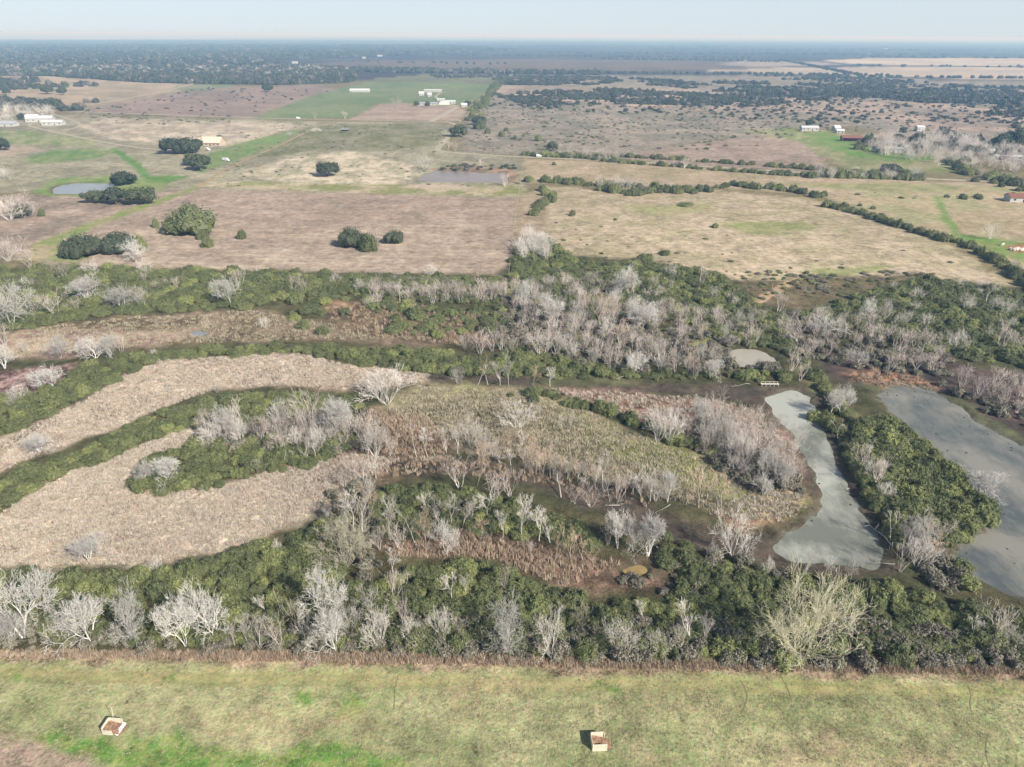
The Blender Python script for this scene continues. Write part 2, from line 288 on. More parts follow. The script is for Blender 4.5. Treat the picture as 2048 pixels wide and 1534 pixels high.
def ground_material():
    m = bpy.data.materials.new('ground_cover'); m.use_nodes = True; n = m.node_tree.nodes; l = m.node_tree.links
    b = n['Principled BSDF']; b.inputs['Roughness'].default_value = .95; b.inputs['Specular IOR Level'].default_value = .1
    at = n.new('ShaderNodeAttribute'); at.attribute_name = 'cover'
    gr = n.new('ShaderNodeAttribute'); gr.attribute_name = 'grain'
    geo = n.new('ShaderNodeNewGeometry')
    def nz(scale, detail, rough=.6, sx=1, sy=1):
        mp = n.new('ShaderNodeMapping'); mp.inputs['Scale'].default_value = (sx, sy, 1); l.new(geo.outputs['Position'], mp.inputs[0])
        x = n.new('ShaderNodeTexNoise'); x.inputs['Scale'].default_value = scale; x.inputs['Detail'].default_value = detail; x.inputs['Roughness'].default_value = rough
        l.new(mp.outputs[0], x.inputs['Vector']); return x.outputs[0]
    def math_(op, a, b_, c=None):
        x = n.new('ShaderNodeMath'); x.operation = op
        for i, q in enumerate((a, b_, c)):
            if q is None: continue
            if isinstance(q, (int, float)): x.inputs[i].default_value = q
            else: l.new(q, x.inputs[i])
        return x.outputs[0]
    n1, n2, n3 = nz(1.7, 5, .7), nz(.32, 5, .62), nz(.045, 5, .6)
    n4 = nz(.14, 6, .7)
    s = math_('ADD', math_('MULTIPLY', n1, 2.0), math_('ADD', math_('MULTIPLY', n2, 1.5), math_('ADD', math_('MULTIPLY', n3, .8), math_('MULTIPLY', n4, 1.6))))
    sp = n.new('ShaderNodeMapRange'); sp.inputs[1].default_value = .60; sp.inputs[2].default_value = .68; sp.inputs[3].default_value = 0; sp.inputs[4].default_value = .55
    l.new(nz(.42, 6, .72, 1, .8), sp.inputs[0])
    s = math_('SUBTRACT', math_('SUBTRACT', s, sp.outputs[0]), 2.92)                       # about -.5 .. .5
    k = math_('MULTIPLY', s, math_('MULTIPLY', gr.outputs['Fac'], 2.0))
    f = math_('ADD', 1.0, k); f = math_('MAXIMUM', f, .25)
    vm = n.new('ShaderNodeVectorMath'); vm.operation = 'SCALE'; l.new(at.outputs['Color'], vm.inputs[0]); l.new(f, vm.inputs['Scale'])
    # green and straw flecks
    g1 = nz(.8, 5, .65)
    mr = n.new('ShaderNodeMapRange'); mr.inputs[1].default_value = .42; mr.inputs[2].default_value = .64; mr.inputs[3].default_value = 0; mr.inputs[4].default_value = 1
    l.new(g1, mr.inputs[0])
    tint = n.new('ShaderNodeMix'); tint.data_type = 'RGBA'; tint.inputs[6].default_value = (1.08, .99, .93, 1); tint.inputs[7].default_value = (.90, 1.02, .84, 1)
    l.new(mr.outputs[0], tint.inputs[0])
    vm2 = n.new('ShaderNodeVectorMath'); vm2.operation = 'MULTIPLY'; l.new(vm.outputs[0], vm2.inputs[0]); l.new(tint.outputs[2], vm2.inputs[1])
    l.new(vm2.outputs[0], b.inputs['Base Color'])
    bp = n.new('ShaderNodeBump'); bp.inputs['Distance'].default_value = .35; bp.inputs['Strength'].default_value = .8
    hh = math_('ADD', nz(2.6, 4, .7), math_('MULTIPLY', nz(.5, 3), 1.5))
    l.new(math_('MULTIPLY', hh, math_('ADD', gr.outputs['Fac'], .15)), bp.inputs['Height']); l.new(bp.outputs[0], b.inputs['Normal'])
    return m
M_GROUND = ground_material()

def water_mat(name, c1, c2, scale, rough=.3, north=None):
    m = bpy.data.materials.new(name); m.use_nodes = True; n = m.node_tree.nodes; l = m.node_tree.links
    b = n['Principled BSDF']; b.inputs['Roughness'].default_value = rough; b.inputs['Specular IOR Level'].default_value = .35
    geo = n.new('ShaderNodeNewGeometry'); nz = n.new('ShaderNodeTexNoise'); nz.inputs['Scale'].default_value = scale; nz.inputs['Detail'].default_value = 5; nz.inputs['Distortion'].default_value = .6
    l.new(geo.outputs['Position'], nz.inputs['Vector'])
    cr = n.new('ShaderNodeValToRGB'); e = cr.color_ramp.elements; e[0].position = .38; e[0].color = (*c1, 1); e[1].position = .62; e[1].color = (*c2, 1)
    src = nz.outputs[0]
    n2 = n.new('ShaderNodeTexNoise'); n2.inputs['Scale'].default_value = .55; n2.inputs['Detail'].default_value = 6; n2.inputs['Roughness'].default_value = .75
    mp = n.new('ShaderNodeMapping'); mp.inputs['Scale'].default_value = (1, .45, 1); l.new(geo.outputs['Position'], mp.inputs[0]); l.new(mp.outputs[0], n2.inputs['Vector'])
    ad = n.new('ShaderNodeMath'); ad.operation = 'MULTIPLY_ADD'; l.new(n2.outputs[0], ad.inputs[0]); ad.inputs[1].default_value = .45; l.new(src, ad.inputs[2]); src = ad.outputs[0]
    sb_ = n.new('ShaderNodeMath'); sb_.operation = 'SUBTRACT'; l.new(src, sb_.inputs[0]); sb_.inputs[1].default_value = .225; src = sb_.outputs[0]
    if north:   # algae gathers towards the far end of the pond
        sx = n.new('ShaderNodeSeparateXYZ'); l.new(geo.outputs['Position'], sx.inputs[0]); mr = n.new('ShaderNodeMapRange')
        mr.inputs[1].default_value = north[0]; mr.inputs[2].default_value = north[1]; mr.inputs[3].default_value = -.10; mr.inputs[4].default_value = .16; l.new(sx.outputs[1], mr.inputs[0])
        a2 = n.new('ShaderNodeMath'); a2.operation = 'ADD'; l.new(mr.outputs[0], a2.inputs[0]); l.new(src, a2.inputs[1]); src = a2.outputs[0]
    l.new(src, cr.inputs[0]); l.new(cr.outputs[0], b.inputs['Base Color'])
    nb = n.new('ShaderNodeTexNoise'); nb.inputs['Scale'].default_value = 1.2; l.new(geo.outputs['Position'], nb.inputs['Vector'])
    bp = n.new('ShaderNodeBump'); bp.inputs['Strength'].default_value = .06; l.new(nb.outputs[0], bp.inputs['Height']); l.new(bp.outputs[0], b.inputs['Normal'])
    return m

# ------------------------------------------------------------------ object helpers
def new_mesh(name, verts, faces, material=None, smooth=False):
    me = bpy.data.meshes.new(name); me.from_pydata([tuple(map(float, v)) for v in verts], [], faces)
    if material: me.materials.append(material)
    if smooth: me.polygons.foreach_set('use_smooth', [True] * len(me.polygons))
    me.update(); return me
def fast_mesh(name, V, F, material=None):
    """V (n,3), F (m,3 or 4) arrays"""
    V = np.asarray(V, np.float32); F = np.asarray(F, np.int32); k = F.shape[1]
    me = bpy.data.meshes.new(name); me.vertices.add(len(V)); me.vertices.foreach_set('co', V.ravel())
    me.loops.add(F.size); me.loops.foreach_set('vertex_index', F.ravel())
    me.polygons.add(len(F)); me.polygons.foreach_set('loop_start', np.arange(0, F.size, k, dtype=np.int32))
    if material: me.materials.append(material)
    me.update(calc_edges=True); me.validate(); return me
def link(name, me, parent=None, loc=None, rz=None, scale=None):
    o = bpy.data.objects.new(name, me); COL.objects.link(o)
    if parent: o.parent = parent
    if loc is not None: o.location = loc
    if rz is not None: o.rotation_euler[2] = rz
    if scale is not None: o.scale = scale
    return o
def tag(o, label, cat, group=None):
    o['label'] = label; o['category'] = cat
    if group: o['group'] = group
    return o
def structure(o): o['kind'] = 'structure'; return o
def thing(name, label, cat, loc, rz=0, group=None, scale=None):
    return tag(link(name, None, None, loc, rz, scale), label, cat, group)
def boxv(c, s, V, F):
    b = len(V); x, y, z = (q / 2 for q in s)
    for dx, dy, dz in ((-1,-1,-1),(1,-1,-1),(1,1,-1),(-1,1,-1),(-1,-1,1),(1,-1,1),(1,1,1),(-1,1,1)): V.append((c[0]+dx*x, c[1]+dy*y, c[2]+dz*z))
    for f in ((0,3,2,1),(4,5,6,7),(0,1,5,4),(1,2,6,5),(2,3,7,6),(3,0,4,7)): F.append(tuple(b + i for i in f))
def boxes(name, lst, material):
    V, F = [], []
    for c, s in lst: boxv(c, s, V, F)
    return new_mesh(name, V, F, material)
# ------------------------------------------------------------------ the ground
def build_ground():
    # rows from behind the camera to the horizon, columns spreading with distance
    ang = np.concatenate([np.linspace(60, 2.2, 430), np.geomspace(2.2, .1, 75)[1:]])
    ys = CAM_H / np.tan(np.radians(ang))
    ys = np.concatenate([np.array([-70000., -5000, -600, -150, -60, 0, 30]), ys])
    half = np.where(ys > 50, ys * 1.10 + 40, 100.0)
    t = np.linspace(-1, 1, 640)
    X = half[:, None] * t[None, :]; Y = np.repeat(ys[:, None], len(t), 1)
    # outer wings to the horizon on both sides
    wing = np.array([1.3, 2.5, 8.0]); far = np.maximum(half * 0 + 70000, 0)
    Lx = -(half[:, None] * np.array([2.6, 1.5])[None, :]); Rx = half[:, None] * np.array([1.5, 2.6])[None, :]
    X = np.concatenate([-far[:, None] - half[:, None] * 3, Lx, X, Rx, far[:, None] + half[:, None] * 3], 1)
    Y = np.repeat(ys[:, None], X.shape[1], 1)
    nr, nc = X.shape; x = X.ravel(); y = Y.ravel()
    z = height(x, y)
    C = np.repeat(alb((150, 138, 108))[None, :], len(x), 0); grain = np.full(len(x), .5); reg = np.full(len(x), -1)
    dist = np.sqrt(x * x + y * y)
    for i, q in enumerate(L):
        sel_m = q['soft'] * 3 + q['warp'] * 3
        p = q['poly']; x0, y0 = p.min(0) - sel_m; x1, y1 = p.max(0) + sel_m
        s = np.nonzero((x > x0) & (x < x1) & (y > y0) & (y < y1))[0]
        if len(s) == 0: continue
        xs, yss = x[s], y[s]; wp = q['warp']
        wx = (fbm(xs, yss, wp * 3 + 1, i, 3) - .5) * wp * 3; wy = (fbm(xs, yss, wp * 3 + 1, i + 50, 3) - .5) * wp * 3
        d = sdf(p, xs + wx, yss + wy, sel_m)
        w = sstep(-q['soft'], q['soft'], d) * q['amt']
        t = sstep(.36, .64, fbm(xs, yss, q['patch'], i + 90, 4))
        c = q['a'][None, :] * (1 - t[:, None]) + q['b'][None, :] * t[:, None]
        if q['rows']:   # drill rows left by the plough
            c = c * (1 + .07 * np.sin(6.283 * (yss + .02 * xs + 3 * fbm(xs, yss, 60, 5, 2)) / q['rows']) * (.4 + fbm(xs, yss, 40, 8, 2)) + .10 * (fbm(xs * .12, yss, 5, 21, 3) - .5))[:, None]
        C[s] = C[s] * (1 - w[:, None]) + c * w[:, None]
        grain[s] = grain[s] * (1 - w) + q['grain'] * w
        reg[s[w > .5]] = i
    # shore ring of wet mud
    for k, p in PONDW.items():
        d = sdf(p, x, y, 9) + (fbm(x, y, 4, 3, 3) - .5) * 3
        w = (sstep(-5.5, -1.2, d) * .8) if k in ('narrow', 'broad', 'round') else sstep(-2.5, -.5, d) * .6
        C[:] = C * (1 - w[:, None]) + alb((104, 96, 82))[None, :] * w[:, None]
        if k in ('narrow', 'broad'):    # drying scum left on the margin
            w = sstep(-3.2, .6, d + (fbm(x, y, 2.2, 31, 4) - .5) * 5); C[:] = C * (1 - w[:, None]) + alb((146, 144, 130))[None, :] * w[:, None]
    # fade of fine grain with distance is left to the haze; slow colour drift everywhere
    drift = .86 + .28 * fbm(x, y, 160, 77, 3); C *= drift[:, None]
    idx = np.arange(nr * nc).reshape(nr, nc)
    F = np.stack([idx[:-1, :-1].ravel(), idx[:-1, 1:].ravel(), idx[1:, 1:].ravel(), idx[1:, :-1].ravel()], 1)
    freg = reg[F[:, 0]]
    names = {}
    keyed = np.array([hash(('x',)) * 0 for _ in range(1)])
    V = np.stack([x, y, z], 1)
    groups = {-1: 'ground'}
    for i, q in enumerate(L): groups[i] = q['name']
    merge = {}
    for r in np.unique(freg):
        nm = groups[int(r)]
        if nm in ('grass_strip', 'grassy_bank', 'reed_marsh', 'marsh', 'ground', 'scrubland', 'woodland_floor', 'plain'): merge.setdefault(nm, []).append(r)
        else: merge.setdefault((nm, int(r)), []).append(r)
    for k, rs in merge.items():
        nm = k if isinstance(k, str) else k[0]
        f = F[np.isin(freg, rs)]
        used, inv = np.unique(f, return_inverse=True)
        me = fast_mesh(nm, V[used], inv.reshape(f.shape), M_GROUND)
        ca = me.attributes.new('cover', 'FLOAT_COLOR', 'POINT'); cc = np.ones((len(used), 4), np.float32); cc[:, :3] = C[used]; ca.data.foreach_set('color', cc.ravel())
        ga = me.attributes.new('grain', 'FLOAT', 'POINT'); ga.data.foreach_set('value', grain[used].astype(np.float32))
        me.polygons.foreach_set('use_smooth', np.ones(len(f), bool)); structure(link(nm, me))
build_ground()

def offset_poly(P, d):
    a = sum(P[i][0] * P[(i + 1) % len(P)][1] - P[(i + 1) % len(P)][0] * P[i][1] for i in range(len(P))); s = 1 if a > 0 else -1
    out = []
    for i in range(len(P)):
        t = P[(i + 1) % len(P)] - P[i - 1]; t = t / (np.linalg.norm(t) + 1e-9); out.append(P[i] + s * d * np.array([t[1], -t[0]]))
    return np.array(out)
WM = {'narrow': water_mat('algae_water', alb((140,142,128)), alb((208,208,194)), .05, .45, (125, 195)),
      'broad': water_mat('grey_water', alb((104,110,108)), alb((164,160,146)), .045, .35),
      'oval': water_mat('chalky_water', alb((208,200,184)), alb((196,188,170)), .1, .4),
      'stock': water_mat('brown_water', alb((170,152,140)), alb((160,144,132)), .05, .3),
      'round': water_mat('slate_water', alb((172,174,172)), alb((160,162,160)), .05, .25),
      'puddle': water_mat('muddy_water', alb((190,164,108)), alb((170,146,100)), .5, .4)}
WM['seep'] = WM['round']
for k, P in PONDW.items():
    me = bpy.data.meshes.new('pond'); bm = bmesh.new(); Q = offset_poly(P, 3.0)
    f = bm.faces.new([bm.verts.new((p[0], p[1], WATER_Z)) for p in Q]); f.normal_update()
    if f.normal.z < 0: f.normal_flip()
    bmesh.ops.triangulate(bm, faces=[f]); bm.to_mesh(me); bm.free(); me.materials.append(WM[k]); structure(link('pond', me))

# roads and tracks
M_CAL = mat('pale_road_gravel', alb((206,194,168)), noise=(.2, .15)); M_TRK = mat('worn_track_earth', alb((196,168,128)), noise=(.3, .2))
def ribbon(name, pts, width, material, zo=.06, n=12):
    P = GP(pts); Q = []
    for i in range(len(P) - 1):
        p0 = P[max(i - 1, 0)]; p1 = P[i]; p2 = P[i + 1]; p3 = P[min(i + 2, len(P) - 1)]
        for k in range(n):
            t = k / n; Q.append(.5 * ((2 * p1) + (-p0 + p2) * t + (2 * p0 - 5 * p1 + 4 * p2 - p3) * t * t + (-p0 + 3 * p1 - 3 * p2 + p3) * t ** 3))
    Q.append(P[-1]); Q = np.array(Q); T = np.gradient(Q, axis=0); T /= np.linalg.norm(T, axis=1)[:, None] + 1e-9
    N = np.stack([-T[:, 1], T[:, 0]], 1); wv = width * (.85 + .3 * fbm(Q[:, 0], Q[:, 1], 12, 4, 2))[:, None] / 2
    A = Q + N * wv; B = Q - N * wv
    V = [(a[0], a[1], H1(*a) + zo) for a in A] + [(b[0], b[1], H1(*b) + zo) for b in B]; m_ = len(Q)
    F = [(i, i + m_, i + m_ + 1, i + 1) for i in range(m_ - 1)]
    me = new_mesh(name, V, F, material); o = structure(link(name, me))
    if me.polygons[0].normal.z < 0: me.flip_normals()
    return o
ribbon('road', [(150,223),(340,230),(520,236),(700,240),(860,243),(905,247),(908,256),(890,282),(876,296),(886,303),(960,309),(1045,314),(1250,323),(1480,338),(1700,350),(1860,358),(1960,362),(2120,368)], 5.5, M_CAL, .10)
ribbon('road', [(60,226),(110,219),(200,206),(330,182),(402,163),(440,156)], 7, M_CAL, .12)
ribbon('driveway', [(100,247),(74,244),(60,252),(110,264),(200,283),(290,297),(350,299),(400,294)], 4.5, M_CAL, .14)
ribbon('driveway', [(105,228),(160,248),(128,262)], 4, M_CAL, .16)
ribbon('driveway', [(862,243),(890,228),(915,214)], 9, M_CAL, .13)
ribbon('driveway', [(912,213),(890,204),(872,194),(882,186),(900,184)], 4.5, M_CAL, .14)
ribbon('track', [(935,243),(950,215),(985,175),(1000,150)], 10, M_TRK, .09)
ribbon('track', [(1480,622),(1505,608),(1560,575),(1595,556)], 1.6, M_TRK, .07)
ribbon('track', [(395,374),(470,330),(560,290),(630,256),(650,248)], 3.0, M_TRK, .08)

M_TRAIL = mat('trodden_trail', alb((150, 146, 108)), noise=(1.5, .3))
for q in ([(1483,1363),(1494,1390),(1491,1408),(1486,1422)], [(1560,1350),(1572,1370),(1580,1390),(1584,1405)], [(1936,1372),(1941,1392),(1940,1408),(1943,1424)], [(1978,1468),(1972,1490),(1972,1510),(1979,1534)], [(796,1352),(790,1380),(789,1400),(787,1420)]):
    ribbon('trail', q, .16, M_TRAIL, .03)

# ------------------------------------------------------------------ plants
FOL = foliage_mat('yaupon_foliage', (.108,.122,.054), (.170,.187,.076), (.262,.280,.102))
FOL_OAK = foliage_mat('oak_foliage', (.052,.066,.040), (.075,.090,.050), (.100,.115,.058))
FOL_BRUSH = foliage_mat('brush_foliage', (.17,.155,.115), (.25,.225,.17), (.24,.235,.15))
FOL_WOOD = foliage_mat('distant_wood_foliage', (.055,.062,.046), (.105,.10,.080), (.22,.195,.17))
REED = foliage_mat('dry_reed', (.47,.40,.31), (.58,.50,.40), (.64,.56,.46))
WEED = foliage_mat('dry_weed', (.36,.26,.18), (.48,.37,.27), (.54,.45,.33))
GRASSM = foliage_mat('tussock', (.40,.35,.23), (.48,.42,.30), (.38,.36,.21))
def leafy(name, blobs, nleaf, size, material, rng, up=.15, core=.80, droop=0., aspect=1.6, cut=-.35):
    V, F, T = [], [], []
    sph = bmesh.new(); bmesh.ops.create_icosphere(sph, subdivisions=2, radius=1)
    sv = [tuple(v.co) for v in sph.verts]; sf = [tuple(v.index for v in f.verts) for f in sph.faces]; sph.free()
    for (bx, by, bz, rx, rz) in blobs:
        b = len(V)
        for v in sv:
            k = core * (1 + .22 * math.sin(5.1 * v[0] + bx * 3) * math.cos(4.3 * v[1] + by) + .10 * math.sin(9 * v[2] + 7 * v[0]))
            V.append((bx + v[0] * rx * k, by + v[1] * rx * k, bz + v[2] * rz * k))
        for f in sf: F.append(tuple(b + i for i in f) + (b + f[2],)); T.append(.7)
    wts = np.array([q[3] * q[3] for q in blobs]); wts /= wts.sum()
    Fq = []
    bi = rng.choice(len(blobs), nleaf, p=wts)
    for i in range(nleaf):
        bx, by, bz, rx, rz = blobs[bi[i]]
        d = rng.normal(size=3); d[2] += up * 2; d /= np.linalg.norm(d)
        if d[2] < cut: d[2] = -d[2]
        k = (.86 + .26 * rng.random() ** 1.5) if rng.random() < .86 else 1.0 + .38 * rng.random()
        p = np.array((bx + d[0] * rx * k, by + d[1] * rx * k, bz + d[2] * rz * k))
        nrm = d + rng.normal(size=3) * .55; nrm /= np.linalg.norm(nrm)
        a = np.cross(nrm, rng.normal(size=3)); a /= np.linalg.norm(a) + 1e-9; c = np.cross(nrm, a)
        if droop: a = a * (1 - droop) + np.array((d[0], d[1], -.8)) * droop
        s = size * (.6 + .8 * rng.random()); b = len(V)
        V += [tuple(p - a * s * aspect / 2), tuple(p + c * s * .5), tuple(p + a * s * aspect / 2), tuple(p - c * s * .5)]
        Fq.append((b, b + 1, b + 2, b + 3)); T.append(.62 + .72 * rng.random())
    me = bpy.data.meshes.new(name)
    me.from_pydata(V, [], [f[:3] for f in F] + Fq); me.materials.append(material)
    ta = me.attributes.new('tint', 'FLOAT', 'FACE'); ta.data.foreach_set('value', np.array(T, np.float32)); me.update()
    return me
def rg(s): return np.random.default_rng(s)
def mound_blobs(rng, r=1.0, h=1.0, n=5):
    out = [(0, 0, h * .38, r * .80, h * .60)]
    for i in range(n):
        a = 6.283 * i / n + rng.random(); rr = r * (.28 + .26 * rng.random()); q = .40 + .28 * rng.random()
        out.append((math.cos(a) * r * q, math.sin(a) * r * q, h * (.22 + .24 * rng.random()), rr, h * (.32 + .34 * rng.random())))
    for i in range(n):
        a = 6.283 * rng.random(); q = .1 + .75 * rng.random(); rr = r * (.14 + .14 * rng.random())
        out.append((math.cos(a) * r * q, math.sin(a) * r * q, h * (.95 - .62 * q * q) * (.8 + .25 * rng.random()), rr, h * (.16 + .18 * rng.random())))
    return out
# unit shrubs: radius about 1, height about 1
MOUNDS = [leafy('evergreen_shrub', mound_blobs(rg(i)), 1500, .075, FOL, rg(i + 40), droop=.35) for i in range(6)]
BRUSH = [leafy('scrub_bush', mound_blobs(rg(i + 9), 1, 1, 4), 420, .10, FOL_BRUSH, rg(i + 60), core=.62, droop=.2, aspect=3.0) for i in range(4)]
def oak_blobs(rng):
    out = [(0, 0, .58, .54, .38)]
    for i in range(9):
        a = 6.283 * i / 9 + rng.random() * .5; q = .40 + .26 * rng.random()
        out.append((math.cos(a) * q, math.sin(a) * q, .36 + .32 * rng.random(), .24 + .12 * rng.random(), .20 + .10 * rng.random()))
    return out
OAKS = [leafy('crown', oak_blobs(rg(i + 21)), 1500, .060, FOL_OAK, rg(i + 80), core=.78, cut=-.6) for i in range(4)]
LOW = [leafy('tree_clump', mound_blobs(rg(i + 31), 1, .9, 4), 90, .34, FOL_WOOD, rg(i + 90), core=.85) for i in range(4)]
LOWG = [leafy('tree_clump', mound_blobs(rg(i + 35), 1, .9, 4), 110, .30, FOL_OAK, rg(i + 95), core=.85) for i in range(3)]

# ---- bare trees, skeletons grown branch by branch
def skeleton(rng, kind):
    K = dict(white=dict(stem=3, lean=.42, L=3.0, dec=.80, r=.19, br=(3, 4), spread=.64, gen=5, upw=.09),
             upright=dict(stem=1, lean=.10, L=3.6, dec=.74, r=.12, br=(2, 4), spread=.48, gen=5, upw=.22),
             pink=dict(stem=5, lean=.36, L=2.6, dec=.80, r=.11, br=(2, 3), spread=.44, gen=5, upw=.22),
             bushy=dict(stem=9, lean=.66, L=2.6, dec=.78, r=.08, br=(2, 4), spread=.42, gen=5, upw=.08),
             willow=dict(stem=10, lean=.62, L=3.6, dec=.78, r=.085, br=(2, 4), spread=.46, gen=6, upw=.09),
             snag=dict(stem=1, lean=.16, L=3.2, dec=.70, r=.12, br=(2, 3), spread=.62, gen=4, upw=.1))[kind]
    segs = []
    def perp(d):
        a = Vector(rng.normal(size=3)); a = a - d * a.dot(d); return a.normalized()
    def limb(p, d, Ln, r, g):
        n = 3 if g < 2 else 2
        taper = .62 if g > 0 else .72
        nodes = []
        for i in range(n):
            d = (d + perp(d) * (.16 + .05 * g) * rng.random() * 1.6 + Vector((0, 0, K['upw'] * .5))).normalized()
            q = p + d * (Ln / n); r2 = r * (1 - (1 - taper) * (i + 1) / n)
            if q.z < .4 and g > 1: return
            segs.append((p.copy(), q.copy(), r * (1 - (1 - taper) * i / n), r2, g)); p = q; nodes.append((p.copy(), d.copy(), r2))
        if g >= K['gen']: return
        nb = int(rng.integers(K['br'][0], K['br'][1] + 1))
        for b in range(nb):
            pi, di, ri = nodes[-1] if b < 2 else nodes[int(rng.integers(0, n))]
            dd = (di + perp(di) * K['spread'] * (.7 + .9 * rng.random()) + Vector((0, 0, K['upw']))).normalized()
            limb(pi, dd, Ln * K['dec'] * (.72 + .45 * rng.random()), ri * (.64 + .22 * rng.random()), g + 1)
    for s in range(K['stem']):
        a = 6.283 * s / K['stem'] + rng.random(); le = K['lean'] * (.5 + .8 * rng.random())
        d = Vector((math.cos(a) * le, math.sin(a) * le, 1)).normalized()
        off = Vector((math.cos(a), math.sin(a), 0)) * .12 * (K['stem'] > 1) * (1 + .25 * K['stem'])
        limb(off - Vector((0, 0, .2)), d, K['L'] * (.8 + .35 * rng.random()), K['r'] * (.8 + .4 * rng.random()), 0 if K['stem'] < 4 else 1)
    return segs
def tubes(segs, material, name, rmin):
    n = len(segs); P0 = np.array([s[0] for s in segs]); P1 = np.array([s[1] for s in segs])
    r0 = np.maximum(np.array([s[2] for s in segs]), rmin); r1 = np.maximum(np.array([s[3] for s in segs]), rmin * .7)
    D = P1 - P0; D /= np.linalg.norm(D, axis=1)[:, None] + 1e-9
    A = np.cross(D, np.where(np.abs(D[:, 2:3]) < .9, [[0, 0, 1.]], [[1., 0, 0]])); A /= np.linalg.norm(A, axis=1)[:, None]; B = np.cross(D, A)
    V = np.zeros((n, 6, 3)); k = 0
    for j in range(3):
        c, s_ = math.cos(j * 2.0944), math.sin(j * 2.0944)
        V[:, j] = P0 + (A * c + B * s_) * r0[:, None]; V[:, 3 + j] = P1 + (A * c + B * s_) * r1[:, None]
    b = (np.arange(n) * 6)[:, None]
    F = np.concatenate([b + np.array([[0, 1, 4, 3]]), b + np.array([[1, 2, 5, 4]]), b + np.array([[2, 0, 3, 5]])], 0)
    return fast_mesh(name, V.reshape(-1, 3), F, material)
def bark(name, c, v=.28): return mat(name, c, .85, .15, vary=v, noise=(.8, .12))
BK = {'W': (bark('white_bark', (.70,.67,.61)), bark('white_twigs', (.62,.59,.54))),
      'U': (bark('pale_bark', (.60,.56,.50)), bark('pale_twigs', (.60,.55,.49))),
      'P': (bark('grey_pink_bark', (.60,.55,.50)), bark('pinkish_twigs', (.56,.48,.43))),
      'O': (bark('tan_bark', (.52,.44,.36)), bark('rusty_twigs', (.58,.43,.32))),
      'B': (bark('bleached_bark', (.66,.63,.57)), bark('bleached_twigs', (.66,.61,.55))),
      'T': (bark('brown_bark', (.40,.35,.29)), bark('brown_twigs', (.38,.34,.27))),
      'Y': (bark('willow_bark', (.56,.52,.42)), bark('willow_twigs', (.64,.59,.43)))}
KIND = {'W': 'white', 'U': 'upright', 'P': 'pink', 'O': 'upright', 'B': 'bushy', 'T': 'pink', 'Y': 'willow', 'S': 'snag'}
BK['S'] = BK['U']
TREES = {}
for ti, (t, nvar) in enumerate((('W', 4), ('U', 3), ('P', 4), ('O', 3), ('B', 3), ('T', 3), ('Y', 2), ('S', 2))):
    TREES[t] = []
    for v in range(nvar):
        sg = skeleton(rg(100 * ti + v + 3), KIND[t])
        allp = np.array([s[1] for s in sg]); hh = float(np.percentile(allp[:, 2], 99.5)); ww = float(np.percentile(np.abs(allp[:, :2]), 97) * 2)
        base = [s for s in sg if s[4] <= 1]; top = [s for s in sg if s[4] > 1]
        rm = {'W': .027, 'Y': .020, 'B': .020, 'S': .03}.get(t, .020)
        TREES[t].append((tubes(base, BK[t][0], 'trunk', .05), tubes(top, BK[t][1], 'crown', rm), hh, ww))

def full_mesh(t, v):
    """trunk and crown in one mesh, for masses of trees too many to name"""
    tr, cr, hh, ww = TREES[t][v]; bm = bmesh.new(); bm.from_mesh(tr); nb = len(bm.faces); bm.from_mesh(cr)
    bm.faces.ensure_lookup_table()
    for f in bm.faces[nb:]: f.material_index = 1
    me = bpy.data.meshes.new('bare_tree'); bm.to_mesh(me); bm.free(); me.materials.append(tr.materials[0]); me.materials.append(cr.materials[0])
    return me, hh, ww

